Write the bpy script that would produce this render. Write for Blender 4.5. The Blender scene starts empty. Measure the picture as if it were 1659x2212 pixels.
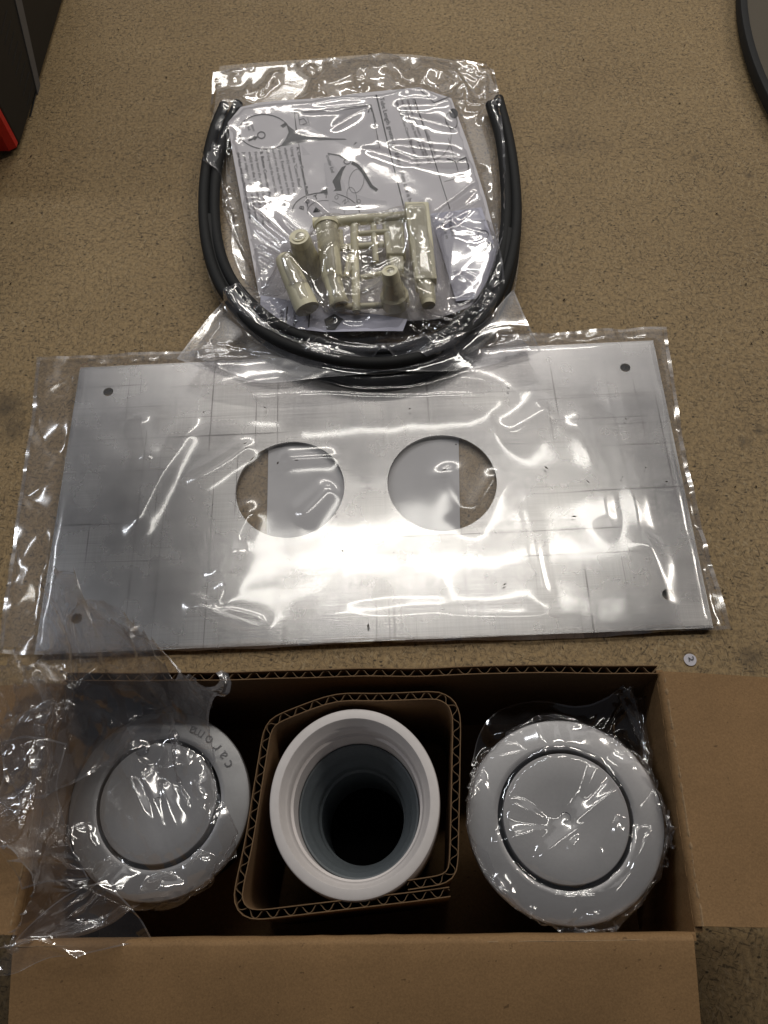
import bpy, bmesh, math, random
import numpy as np
from mathutils import Vector, Matrix, noise as mnoise
random.seed(7); rng = np.random.default_rng(7)
scene = bpy.context.scene
C = scene.collection

# ------------------------------------------------------------------ camera
CAM_Z, PITCH, ROLL, FPX = 0.4229, 0.4659, -0.0890, 1858.0   # FPX for a 1659 x 2212 frame
fw = Vector((0, math.sin(PITCH), -math.cos(PITCH)))
up0 = Vector((0, math.cos(PITCH), math.sin(PITCH))); rt0 = Vector((1, 0, 0))
crt = math.cos(ROLL)*rt0 + math.sin(ROLL)*up0
cup = -math.sin(ROLL)*rt0 + math.cos(ROLL)*up0
cam_d = bpy.data.cameras.new('camera'); cam = bpy.data.objects.new('camera', cam_d); C.objects.link(cam)
M = Matrix.Identity(4)
for i in range(3):
    M[i][0] = crt[i]; M[i][1] = cup[i]; M[i][2] = -fw[i]
M[2][3] = CAM_Z
cam.matrix_world = M
cam_d.sensor_fit = 'VERTICAL'; cam_d.sensor_height = 36.0; cam_d.lens = FPX/2212*36.0
cam_d.clip_start = 0.01; cam_d.clip_end = 60
scene.camera = cam
scene.render.resolution_x = 768; scene.render.resolution_y = 1024

def at(x, y, z=0.0):
    """world point at height z that the photograph shows at (x, y)"""
    d = fw + crt*((x-829.5)/FPX) + cup*((1106-y)/FPX)
    t = (z-CAM_Z)/d.z
    return Vector((d.x*t, d.y*t, z))

# ------------------------------------------------------------------ light
world = bpy.data.worlds.new('World'); scene.world = world; world.use_nodes = True
bg = world.node_tree.nodes['Background']
bg.inputs[0].default_value = (0.80, 0.84, 0.95, 1); bg.inputs[1].default_value = 0.03
def area(name, loc, target, sx, sy, power, col=(1, 0.95, 0.88)):
    l = bpy.data.lights.new(name, 'AREA'); l.shape = 'RECTANGLE'; l.size = sx; l.size_y = sy
    l.energy = power; l.color = col
    o = bpy.data.objects.new(name, l); C.objects.link(o); o.location = loc
    o.rotation_euler = (Vector(target)-Vector(loc)).to_track_quat('-Z', 'Y').to_euler()
    return o
area('overhead_light', (0.16, 1.16, 2.30), (0.16, 1.16, 0), 1.25, 0.16, 5.6, (1, 0.965, 0.89))
area('overhead_light', (0.10, 2.45, 2.30), (0.10, 2.45, 0), 1.60, 0.12, 15, (1, 0.95, 0.87))
area('overhead_light', (-2.20, 1.30, 2.20), (-2.1, 1.3, 0), 0.12, 1.40, 12, (0.92, 0.95, 1.0))  # added left light for diffuse level, kept clear of the plate's reflection
area('overhead_light', (2.20, 1.20, 2.20), (2.1, 1.2, 0), 0.12, 1.40, 19, (1, 0.93, 0.84))  # added right light, also for diffuse level and more film highlights
area('overhead_light', (0.10, 3.75, 2.30), (0.10, 3.75, 0), 1.60, 0.14, 10, (1, 0.95, 0.87))  # extra light added to put highlights on the tube bag's top end
area('ceiling_fill', (0.9, 3.6, 2.75), (0.9, 3.6, 0), 4.4, 3.0, 15, (1.0, 0.97, 0.95))  # added broad fill imitating ceiling bounce; no skylight is known here
scene.view_settings.view_transform = 'Standard'; scene.view_settings.look = 'None'
scene.view_settings.exposure = 0.30; scene.view_settings.gamma = 1.0
scene.render.engine = 'CYCLES'
cy = scene.cycles
cy.transparent_max_bounces = 24; cy.max_bounces = 7; cy.glossy_bounces = 5; cy.caustics_reflective = False
cy.sample_clamp_indirect = 4.0

# ------------------------------------------------------------------ helpers
def link(name, me, mat, parent=None, smooth=False):
    o = bpy.data.objects.new(name, me); C.objects.link(o)
    if mat is not None and not me.materials: me.materials.append(mat)
    if parent is not None: o.parent = parent
    if smooth:
        me.polygons.foreach_set('use_smooth', [True]*len(me.polygons))
    return o
def obj(name, verts, faces, mat, parent=None, smooth=False):
    me = bpy.data.meshes.new(name); me.from_pydata([tuple(v) for v in verts], [], faces); me.update()
    return link(name, me, mat, parent, smooth)
def from_bm(name, bm, mat, parent=None, smooth=False):
    me = bpy.data.meshes.new(name); bm.to_mesh(me); bm.free(); return link(name, me, mat, parent, smooth)
def tag(o, label=None, cat=None, group=None, kind=None):
    if label: o['label'] = label
    if cat: o['category'] = cat
    if group: o['group'] = group
    if kind: o['kind'] = kind
    return o
def thing(name, label, cat, group=None):
    o = bpy.data.objects.new(name, None); C.objects.link(o); o.empty_display_size = 0.02
    return tag(o, label, cat, group)
def auto_smooth(o, ang=35):
    me = o.data; me.polygons.foreach_set('use_smooth', [True]*len(me.polygons))
    bm = bmesh.new(); bm.from_mesh(me); a = math.radians(ang)
    for e in bm.edges:
        e.smooth = len(e.link_faces) == 2 and e.calc_face_angle(0) < a
    bm.to_mesh(me); bm.free()
def bevel(o, w, seg=2):
    m = o.modifiers.new('bevel', 'BEVEL'); m.width = w; m.segments = seg; m.limit_method = 'ANGLE'; m.angle_limit = math.radians(40)
def lathe(name, prof, mat, parent, seg=128, mtx=None, closed=False, smooth=True):
    vs = []; fs = []; n = len(prof)
    for k in range(seg):
        a = 2*math.pi*k/seg
        for r, z in prof:
            v = Vector((r*math.cos(a), r*math.sin(a), z)); vs.append(mtx @ v if mtx else v)
    for k in range(seg):
        k2 = (k+1) % seg
        for i in range(n if closed else n-1):
            j = (i+1) % n
            fs.append((k*n+i, k2*n+i, k2*n+j, k*n+j))
    o = obj(name, vs, fs, mat, parent)
    if smooth: auto_smooth(o, 38)
    return o
def catmull(pts, n):
    pts = [Vector(p) for p in pts]; out = []
    P = [pts[0]*2-pts[1]] + pts + [pts[-1]*2-pts[-2]]
    for i in range(1, len(P)-2):
        for k in range(n):
            t = k/n; a, b, c, d = P[i-1:i+3]
            out.append(0.5*((2*b)+(c-a)*t+(2*a-5*b+4*c-d)*t*t+(3*b-a-3*c+d)*t**3))
    out.append(pts[-1]); return out
def tube(name, path, rad, mat, parent=None, seg=14, cap=True, bore=0.0):
    """swept tube; rad number or list; bore > 0 leaves open ends with a hole"""
    path = [Vector(p) for p in path]; n = len(path); vs = []; fs = []
    R = rad if isinstance(rad, (list, tuple)) else [rad]*n
    tn = (path[1]-path[0]).normalized()
    nx = tn.orthogonal().normalized()
    rings = []
    for i, p in enumerate(path):
        t = (path[min(i+1, n-1)]-path[max(i-1, 0)]).normalized()
        nx = (nx - t*nx.dot(t)).normalized(); ny = t.cross(nx)
        rings.append((p, nx.copy(), ny, t))
    def ring(p, a, b, r):
        s = len(vs)
        for k in range(seg):
            w = 2*math.pi*k/seg; vs.append(p + a*math.cos(w)*r + b*math.sin(w)*r)
        return s
    idx = [ring(p, a, b, R[i]) for i, (p, a, b, t) in enumerate(rings)]
    def bridge(s, q):
        for k in range(seg): fs.append((s+k, s+(k+1) % seg, q+(k+1) % seg, q+k))
    for i in range(n-1): bridge(idx[i], idx[i+1])
    for e in ((0, -1), (n-1, 1)):
        p, a, b, t = rings[e[0]]; s = idx[e[0]]
        if bore > 0:
            s2 = ring(p, a, b, bore); s3 = ring(p - t*e[1]*rad_depth(R[e[0]]), a, b, bore)
            if e[1] > 0: bridge(s, s2); bridge(s2, s3); fs.append([s3+k for k in range(seg)])
            else: bridge(s2, s); bridge(s3, s2); fs.append([s3+k for k in reversed(range(seg))])
        elif cap:
            fs.append([s+k for k in (range(seg) if e[1] > 0 else reversed(range(seg)))])
    o = obj(name, vs, fs, mat, parent); auto_smooth(o, 40); return o
def rad_depth(r): return r*3.0
def boxmesh(name, c, ax, ay, az, mat, parent=None, bw=0.0):
    """box with centre c and half axes ax, ay, az"""
    c = Vector(c); vs = [c+ax*sx+ay*sy+az*sz for sx in (-1, 1) for sy in (-1, 1) for sz in (-1, 1)]
    fs = [(0,1,3,2), (4,6,7,5), (0,4,5,1), (2,3,7,6), (0,2,6,4), (1,5,7,3)]
    o = obj(name, vs, fs, mat, parent)
    if bw: bevel(o, bw)
    return o

# ------------------------------------------------------------------ materials
def nt(name):
    m = bpy.data.materials.new(name); m.use_nodes = True; t = m.node_tree
    return m, t, t.nodes['Principled BSDF']
def node(t, typ, **kw):
    n = t.nodes.new(typ)
    for k, v in kw.items():
        if hasattr(n, k): setattr(n, k, v)
    return n
def L(t, a, b): t.links.new(a, b)
def coords(t, scale=(1, 1, 1), rot=(0, 0, 0), loc=(0, 0, 0)):
    c = node(t, 'ShaderNodeTexCoord'); v = c.outputs['Object']
    if any(rot):
        m0 = node(t, 'ShaderNodeMapping'); m0.inputs['Rotation'].default_value = rot; L(t, v, m0.inputs[0]); v = m0.outputs[0]
    mp = node(t, 'ShaderNodeMapping'); mp.inputs['Scale'].default_value = scale; mp.inputs['Location'].default_value = loc
    L(t, v, mp.inputs[0]); return mp.outputs[0]
def noise_tex(t, vec, scale, detail=4, rough=0.55, dist=0.0):
    n = node(t, 'ShaderNodeTexNoise'); n.inputs['Scale'].default_value = scale; n.inputs['Detail'].default_value = detail
    n.inputs['Roughness'].default_value = rough; n.inputs['Distortion'].default_value = dist
    L(t, vec, n.inputs['Vector']); return n.outputs['Fac']
def ramp(t, fac, stops):
    r = node(t, 'ShaderNodeValToRGB'); e = r.color_ramp.elements
    while len(e) < len(stops): e.new(0.5)
    for i, (p, c) in enumerate(stops):
        e[i].position = p; e[i].color = (c[0], c[1], c[2], 1) if not isinstance(c, (int, float)) else (c, c, c, 1)
    L(t, fac, r.inputs[0]); return r.outputs[0]
def mix(t, fac, a, b, typ='MIX'):
    n = node(t, 'ShaderNodeMix'); n.data_type = 'RGBA'; n.blend_type = typ
    for s, v in ((0, fac), (6, a), (7, b)):
        if isinstance(v, (int, float)): n.inputs[s].default_value = v
        elif isinstance(v, tuple): n.inputs[s].default_value = (*v, 1) if len(v) == 3 else v
        else: L(t, v, n.inputs[s])
    return n.outputs[2]
def math_n(t, op, a, b=0.0):
    n = node(t, 'ShaderNodeMath'); n.operation = op
    for s, v in ((0, a), (1, b)):
        if isinstance(v, (int, float)): n.inputs[s].default_value = v
        else: L(t, v, n.inputs[s])
    return n.outputs[0]
def bump(t, bsdf, h, strength=0.3, dist=0.001, inp='Normal'):
    b = node(t, 'ShaderNodeBump'); b.inputs['Strength'].default_value = strength; b.inputs['Distance'].default_value = dist
    L(t, h, b.inputs['Height']); L(t, b.outputs[0], bsdf.inputs[inp]); return b

def mat_plain(name, col, rough=0.5, metal=0.0, var=0.0, vs=200, spec=0.5, sss=0.0, bumpy=0.0):
    m, t, b = nt(name)
    b.inputs['Base Color'].default_value = (*col, 1); b.inputs['Roughness'].default_value = rough; b.inputs['Metallic'].default_value = metal
    b.inputs['Specular IOR Level'].default_value = spec
    if var:
        f = noise_tex(t, coords(t), vs, 5)
        d = ramp(t, f, [(0.3, tuple(c*(1-var) for c in col)), (0.7, tuple(min(1, c*(1+var)) for c in col))])
        L(t, d, b.inputs['Base Color'])
        if bumpy: bump(t, b, f, bumpy, 0.0004)
    if sss:
        b.inputs['Subsurface Weight'].default_value = sss; b.inputs['Subsurface Radius'].default_value = (0.006, 0.005, 0.003)
        b.inputs['Subsurface Scale'].default_value = 0.6
    return m

def mat_bench():
    m, t, b = nt('particle_board')
    v = coords(t)
    base = ramp(t, noise_tex(t, v, 9, 5, 0.6), [(0.3, (0.280, 0.194, 0.096)), (0.7, (0.350, 0.247, 0.125))])
    fine = ramp(t, noise_tex(t, v, 420, 4, 0.75), [(0.30, (0.30, 0.29, 0.28)), (0.47, (0.95, 0.95, 0.95)), (0.70, (1.55, 1.52, 1.42))])
    col = mix(t, 0.85, base, fine, 'MULTIPLY')
    # short pale and dark fibres in several directions
    for k, (rz, sc, lo, hi, c, am) in enumerate([
            (0.3, (190, 950, 1), 0.62, 0.68, (0.06, 0.040, 0.022), 0.8), (1.4, (220, 1050, 1), 0.63, 0.68, (0.07, 0.048, 0.026), 0.75),
            (2.3, (200, 980, 1), 0.63, 0.69, (0.055, 0.038, 0.02), 0.75), (0.9, (230, 900, 1), 0.62, 0.69, (0.52, 0.40, 0.24), 0.5),
            (2.0, (210, 900, 1), 0.62, 0.69, (0.50, 0.39, 0.23), 0.5)]):
        fv = coords(t, sc, (0, 0, rz), (k*3.7, k*1.3, 0))
        f = noise_tex(t, fv, 1.0, 1, 0.5, 0.6)
        msk = ramp(t, f, [(lo, 0), (hi, am)])
        dens = ramp(t, noise_tex(t, coords(t, loc=(k, 0, 0)), 26, 3), [(0.35, 0.25), (0.65, 1.0)])
        col = mix(t, math_n(t, 'MULTIPLY', msk, dens), col, c)
    # dark specks
    for sc, lo, hi, seed in ((210, 0.13, 0.22, 0.0), (75, 0.06, 0.10, 5.0)):
        vo = node(t, 'ShaderNodeTexVoronoi'); vo.inputs['Scale'].default_value = sc; vo.inputs['Randomness'].default_value = 1
        L(t, coords(t, (1, 1.6, 1), (0, 0, seed), (seed, 0, 0)), vo.inputs['Vector'])
        msk = ramp(t, vo.outputs['Distance'], [(lo, 0.85), (hi, 0)])
        keep = ramp(t, noise_tex(t, coords(t, loc=(seed+2, 0, 0)), sc*0.5, 1), [(0.50, 0), (0.56, 1)])
        col = mix(t, math_n(t, 'MULTIPLY', msk, keep), col, (0.035, 0.024, 0.014))
    # grubby workshop blotches
    st = ramp(t, noise_tex(t, coords(t, loc=(3.1, 7.7, 0)), 13, 5, 0.62), [(0.60, 0), (0.80, 0.40)])
    col = mix(t, st, col, (0.105, 0.074, 0.046))
    # a few oily finger marks with a place of their own
    for (px, py, r, a) in ((12, 880, 0.017, 0.75), (30, 930, 0.013, 0.6), (1625, 1420, 0.010, 0.6), (1610, 955, 0.006, 0.55), (1642, 930, 0.005, 0.55),
                           (1530, 1080, 0.007, 0.4), (20, 1560, 0.012, 0.5), (1500, 340, 0.004, 0.5), (1620, 380, 0.004, 0.6)):
        p = at(px, py, 0)
        cc = node(t, 'ShaderNodeTexCoord'); dn = node(t, 'ShaderNodeVectorMath'); dn.operation = 'DISTANCE'
        L(t, cc.outputs['Object'], dn.inputs[0]); dn.inputs[1].default_value = p
        wob = math_n(t, 'MULTIPLY', noise_tex(t, coords(t), 160, 4, 0.7), r*1.1)
        dd = math_n(t, 'DIVIDE', math_n(t, 'ADD', dn.outputs['Value'], wob), r*1.5)
        msk = ramp(t, dd, [(0.35, a), (1.0, 0)])
        col = mix(t, msk, col, (0.045, 0.033, 0.024))
    L(t, col, b.inputs['Base Color']); b.inputs['Roughness'].default_value = 0.62; b.inputs['Specular IOR Level'].default_value = 0.35
    bump(t, b, noise_tex(t, v, 700, 3, 0.7), 0.12, 0.0004)
    return m

def mat_card(name, col=(0.345, 0.205, 0.094), washboard=None):
    m, t, b = nt(name); v = coords(t)
    f = noise_tex(t, v, 22, 5, 0.6)
    c = ramp(t, f, [(0.3, tuple(x*0.84 for x in col)), (0.7, tuple(x*1.1 for x in col))])
    g = ramp(t, noise_tex(t, v, 1300, 3, 0.7), [(0.3, 0.78), (0.7, 1.18)])
    c = mix(t, 0.8, c, g, 'MULTIPLY')
    s = ramp(t, noise_tex(t, coords(t, (1, 1.4, 1), loc=(2, 1, 4)), 420, 2, 0.5), [(0.70, 0), (0.76, 0.7)])
    c = mix(t, s, c, tuple(x*0.35 for x in col))
    L(t, c, b.inputs['Base Color']); b.inputs['Roughness'].default_value = 0.72; b.inputs['Specular IOR Level'].default_value = 0.3
    h = noise_tex(t, v, 500, 3)
    if washboard:
        w = node(t, 'ShaderNodeTexWave'); w.wave_type = 'BANDS'; w.bands_direction = washboard
        w.inputs['Scale'].default_value = 22; w.inputs['Distortion'].default_value = 0.6; w.inputs['Detail'].default_value = 2; w.inputs['Detail Scale'].default_value = 2
        L(t, v, w.inputs['Vector'])
        h = math_n(t, 'ADD', math_n(t, 'MULTIPLY', h, 0.35), math_n(t, 'MULTIPLY', w.outputs['Fac'], 0.65))
    bump(t, b, h, 0.28, 0.0006)
    return m

def mat_alu():
    m, t, b = nt('mill_aluminium')
    b.inputs['Metallic'].default_value = 1.0
    v = coords(t)
    c = ramp(t, noise_tex(t, v, 14, 4, 0.6), [(0.3, (0.44, 0.435, 0.44)), (0.7, (0.52, 0.51, 0.50))])
    # rolling direction grain
    g1 = noise_tex(t, coords(t, (8, 1600, 1)), 1.0, 3, 0.6); g2 = noise_tex(t, coords(t, (1500, 9, 1)), 1.0, 3, 0.6)
    c = mix(t, 0.6, c, ramp(t, g1, [(0.3, 0.82), (0.7, 1.12)]), 'MULTIPLY')
    c = mix(t, 0.5, c, ramp(t, g2, [(0.3, 0.86), (0.7, 1.1)]), 'MULTIPLY')
    # dark scratches, both ways, patchy
    for k, (sc, rz, th) in enumerate([((3, 420, 1), 0.0, 0.665), ((5, 700, 1), 0.01, 0.68), ((420, 3, 1), 0.0, 0.67), ((650, 6, 1), -0.02, 0.68)]):
        f = noise_tex(t, coords(t, sc, (0, 0, rz), (k*5.1, k*2.3, 0)), 1.0, 2, 0.5)
        p = ramp(t, noise_tex(t, coords(t, loc=(k*2.2, 0, 0)), 11, 2), [(0.42, 0.0), (0.62, 0.75)])
        c = mix(t, math_n(t, 'MULTIPLY', ramp(t, f, [(th, 0), (th+0.012, 1)]), p), c, (0.16, 0.15, 0.15))
    sm = ramp(t, noise_tex(t, coords(t, (6, 160, 1), loc=(1, 4, 0)), 1.0, 4, 0.6), [(0.60, 0), (0.72, 0.35)])
    c = mix(t, sm, c, (0.25, 0.24, 0.235))
    L(t, c, b.inputs['Base Color'])
    L(t, ramp(t, noise_tex(t, v, 30, 4), [(0.3, 0.23), (0.7, 0.30)]), b.inputs['Roughness'])
    b.inputs['Anisotropic'].default_value = 0.35
    bump(t, b, g1, 0.05, 0.0003)
    return m

def mat_film(name, haze=0.05, base=0.085, rough=0.07, tint=(0.975, 0.972, 0.975), bs=0.10, bscale=45, scr=0.0):
    m, t, b = nt(name); t.nodes.remove(b); out = t.nodes['Material Output']
    lw = node(t, 'ShaderNodeLayerWeight'); lw.inputs['Blend'].default_value = 0.5
    fac = math_n(t, 'ADD', math_n(t, 'MULTIPLY', math_n(t, 'POWER', lw.outputs['Facing'], 3.2), 0.60), base)
    tr = node(t, 'ShaderNodeBsdfTransparent'); tr.inputs[0].default_value = (*tint, 1)
    df = node(t, 'ShaderNodeBsdfDiffuse'); df.inputs[0].default_value = (0.86, 0.85, 0.90, 1)
    tl = node(t, 'ShaderNodeBsdfTranslucent'); tl.inputs[0].default_value = (0.86, 0.85, 0.90, 1)
    dd = node(t, 'ShaderNodeMixShader'); dd.inputs[0].default_value = 0.4; L(t, df.outputs[0], dd.inputs[1]); L(t, tl.outputs[0], dd.inputs[2])
    gl = node(t, 'ShaderNodeBsdfGlossy'); gl.inputs['Roughness'].default_value = rough; gl.inputs[0].default_value = (1, 1, 1, 1)
    v = coords(t)
    hz = math_n(t, 'MULTIPLY', ramp(t, noise_tex(t, v, 60, 4, 0.65), [(0.35, 0.55), (0.7, 1.5)]), haze)
    m1 = node(t, 'ShaderNodeMixShader'); L(t, hz, m1.inputs[0]); L(t, tr.outputs[0], m1.inputs[1]); L(t, dd.outputs[0], m1.inputs[2])
    m2 = node(t, 'ShaderNodeMixShader'); L(t, fac, m2.inputs[0]); L(t, m1.outputs[0], m2.inputs[1]); L(t, gl.outputs[0], m2.inputs[2])
    L(t, m2.outputs[0], out.inputs[0])
    if bs:
        h = noise_tex(t, v, bscale, 3, 0.5, 0.8)
        bu = node(t, 'ShaderNodeBump'); bu.inputs['Strength'].default_value = bs; bu.inputs['Distance'].default_value = 0.0008
        L(t, h, bu.inputs['Height']); L(t, bu.outputs[0], gl.inputs['Normal'])
    return m

MT = dict(
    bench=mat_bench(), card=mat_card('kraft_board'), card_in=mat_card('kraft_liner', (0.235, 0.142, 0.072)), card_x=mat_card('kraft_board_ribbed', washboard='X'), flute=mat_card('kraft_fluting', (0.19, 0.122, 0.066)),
    alu=mat_alu(),
    film=mat_film('clear_film', 0.03, 0.11, 0.085), film_plate=mat_film('clear_film_taut', 0.035, 0.075, 0.13, bs=0.05, bscale=40),
    film_back=mat_film('clear_film_underside', 0.025, 0.04, 0.35),
    film_mid=mat_film('clear_film_bag', 0.045, 0.12, 0.085),
    film_haze=mat_film('clear_film_milky', 0.085, 0.18, 0.11),
    seam=mat_film('heat_seal', 0.17, 0.16, 0.12),
    rubber=mat_plain('black_rubber', (0.006, 0.0065, 0.007), 0.7, var=0.3, vs=300),
    paper=mat_plain('white_paper', (0.77, 0.745, 0.78), 0.75, var=0.03, vs=60),
    paper2=mat_plain('lilac_paper', (0.64, 0.64, 0.76), 0.75, var=0.03, vs=60),
    tissue=mat_plain('pale_sheet', (0.66, 0.655, 0.67), 0.6, var=0.05, vs=50),
    ink=mat_plain('black_ink', (0.03, 0.03, 0.033), 0.7), ink2=mat_plain('grey_ink', (0.10, 0.10, 0.105), 0.7), tint=mat_plain('pale_grey_ink', (0.66, 0.64, 0.675), 0.75),
    cream=mat_plain('cream_nylon', (0.93, 0.875, 0.64), 0.35, var=0.05, vs=150),
    satin=mat_plain('satin_chrome_plastic', (0.50, 0.495, 0.50), 0.45, metal=0.6, var=0.03, vs=900),
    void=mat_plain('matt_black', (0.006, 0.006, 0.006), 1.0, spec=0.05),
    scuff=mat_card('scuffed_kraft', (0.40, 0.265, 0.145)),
    groove=mat_plain('dark_gap', (0.012, 0.014, 0.022), 0.5), body=mat_plain('dark_grey_plastic', (0.035, 0.036, 0.04), 0.45),
    emb=mat_plain('moulded_lettering', (0.21, 0.21, 0.22), 0.45, metal=0.5),
    white=mat_plain('white_pvc', (0.80, 0.75, 0.73), 0.42, var=0.03, vs=300), seal=mat_plain('grey_rubber', (0.125, 0.145, 0.158), 0.55, var=0.08, vs=700, bumpy=0.1),
    black=mat_plain('black_case', (0.009, 0.008, 0.007), 0.6, var=0.2, vs=500), grey=mat_plain('grey_trim', (0.115, 0.115, 0.12), 0.5), red=mat_plain('red_plastic', (0.62, 0.012, 0.010), 0.4, var=0.08, vs=400),
    olive=mat_plain('olive_lid', (0.085, 0.066, 0.040), 0.55, var=0.06, vs=600), rim=mat_plain('dark_rim', (0.022, 0.018, 0.014), 0.4),
    stick=mat_plain('white_sticker', (0.66, 0.64, 0.70), 0.6, var=0.08, vs=900),
)

# ------------------------------------------------------------------ workbench
n = 8; vs = []; fs = []
o = obj('workbench', [(-3, -2, 0), (3, -2, 0), (3, 5, 0), (-3, 5, 0), (-3, -2, -0.04), (3, -2, -0.04), (3, 5, -0.04), (-3, 5, -0.04)],
        [(0, 1, 2, 3), (7, 6, 5, 4), (0, 4, 5, 1), (1, 5, 6, 2), (2, 6, 7, 3), (3, 7, 4, 0)], MT['bench'])
tag(o, 'speckled brown particle board workbench top under everything', 'workbench', kind='structure')

# ------------------------------------------------------------------ aluminium plate
PZ = 0.0040
PC = Vector((-0.0079, 0.2279)); PTH = -0.0514; PW, PH = 0.345, 0.1797
def plate_pt(u, v, z=PZ):
    c, s = math.cos(PTH), math.sin(PTH)
    return Vector((PC.x+u*c-v*s, PC.y+u*s+v*c, z))
def plate_mesh():
    th = 0.0025
    holes = [(-0.0008-0.04215, 0.0003, 0.0302, 96), (-0.0008+0.04215, 0.0003, 0.0302, 96),
             (-0.1531, 0.0711, 0.0030, 28), (0.1531, 0.0711, 0.0030, 28), (0.1531, -0.0711, 0.0030, 28), (-0.1531, -0.0711, 0.0030, 28)]
    bm = bmesh.new(); loops = []
    out = [bm.verts.new((x, y, 0)) for x, y in ((-PW/2, -PH/2), (PW/2, -PH/2), (PW/2, PH/2), (-PW/2, PH/2))]
    E = [bm.edges.new((out[i], out[(i+1) % 4])) for i in range(4)]
    for cx, cy, r, k in holes:
        vv = [bm.verts.new((cx+r*math.cos(2*math.pi*i/k), cy+r*math.sin(2*math.pi*i/k), 0)) for i in range(k)]
        E += [bm.edges.new((vv[i], vv[(i+1) % k])) for i in range(k)]
    bmesh.ops.triangle_fill(bm, use_beauty=True, use_dissolve=False, edges=E, normal=(0, 0, 1))
    kill = []
    for f in bm.faces:
        c = f.calc_center_median()
        if any((c.x-h[0])**2+(c.y-h[1])**2 < (h[2]*0.985)**2 and all((v.co.x-h[0])**2+(v.co.y-h[1])**2 < (h[2]*1.001)**2 for v in f.verts) for h in holes): kill.append(f)
    bmesh.ops.delete(bm, geom=kill, context='FACES')
    for f in bm.faces:
        if f.normal.z < 0: f.normal_flip()
    ret = bmesh.ops.extrude_face_region(bm, geom=list(bm.faces))
    for g in ret['geom']:
        if isinstance(g, bmesh.types.BMVert): g.co.z += th
    bmesh.ops.recalc_face_normals(bm, faces=list(bm.faces))
    return bm
plate = from_bm('aluminium_plate', plate_mesh(), MT['alu'])
plate.location = (PC.x, PC.y, PZ-0.0025); plate.rotation_euler = (0, 0, PTH)
tag(plate, 'rectangular mill aluminium plate with two round cut-outs, bagged on the bench', 'metal plate')
# pale sheet lying below the plate
a, b_, c_, d_ = at(581, 905, 0.0011), at(990, 905, 0.0011), at(995, 1220, 0.0011), at(575, 1220, 0.0011)
vs = []; N = 12
for i in range(N+1):
    for j in range(N+1):
        p = a.lerp(b_, j/N).lerp(d_.lerp(c_, j/N), i/N); p.z += 0.00015*math.sin(i*0.9+j*0.4); vs.append(p)
fs = [(i*(N+1)+j, (i+1)*(N+1)+j, (i+1)*(N+1)+j+1, i*(N+1)+j+1) for i in range(N) for j in range(N)]
sh = obj('backing_sheet', vs, fs, MT['tissue'], smooth=True)
tag(sh, 'pale grey sheet under the metal plate, seen through its two round cut-outs', 'sheet')

# ------------------------------------------------------------------ black tubes
TR = 0.0036
def tz(pts, z): return [at(x, y, zz) for (x, y), zz in zip(pts, z)]
def ramp_z(n, a, m, b): return [a+(m-a)*math.sin(math.pi*min(1, i/(n-1)*1.0))**0.8 if i <= n/2 else b+(m-b)*math.sin(math.pi*i/(n-1))**0.8 for i in range(n)]
P1 = [(484,228),(463,280),(447,350),(440,430),(444,510),(462,585),(496,648),(560,712),(650,757),(760,782),(870,780),(970,748),(1046,684),(1090,605),(1112,510),(1114,415),(1100,305),(1077,214)]
P2 = [(514,224),(488,285),(470,355),(463,430),(467,505),(484,572),(520,632),(590,696),(680,738),(780,758),(880,752),(965,718),(1035,658),(1073,585),(1092,495),(1093,405),(1081,300),(1059,226)]
P3 = [(470,560),(492,640),(540,704),(610,758),(700,800),(800,822),(910,806),(1000,757),(1068,680),(1102,590),(1114,500)]
P4 = [(452,470),(466,560),(500,630),(565,700),(650,745),(745,772),(850,776),(950,745),(1040,672),(1085,590),(1100,500)]
tubes = [
    ('rubber_tube', P1, ramp_z(18, 0.0040, 0.0175, 0.0040), 'outer black rubber tube bent in a U, its left tip leftmost'),
    ('rubber_tube', P2, ramp_z(18, 0.0042, 0.0150, 0.0065), 'inner black rubber tube bent in a U beside the printed sheet'),
    ('rubber_tube', P3, [0.011, 0.0085, 0.008, 0.0083, 0.0083, 0.0083, 0.0083, 0.0083, 0.008, 0.009, 0.011], 'lowest black tube of the coil, curving over the metal plate edge'),
    ('rubber_tube', P4, [0.0115, 0.0115, 0.0115, 0.0085, 0.0085, 0.0085, 0.0085, 0.0085, 0.0085, 0.0115, 0.0115], 'black tube hidden between the others of the coil'),
]
for nm, pts, z, lab in tubes:
    o = tube(nm, catmull(tz(pts, z), 8), TR, MT['rubber'], seg=16, bore=0.0022)
    tag(o, lab, 'tube', 'black tubes bent in a U')

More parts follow.
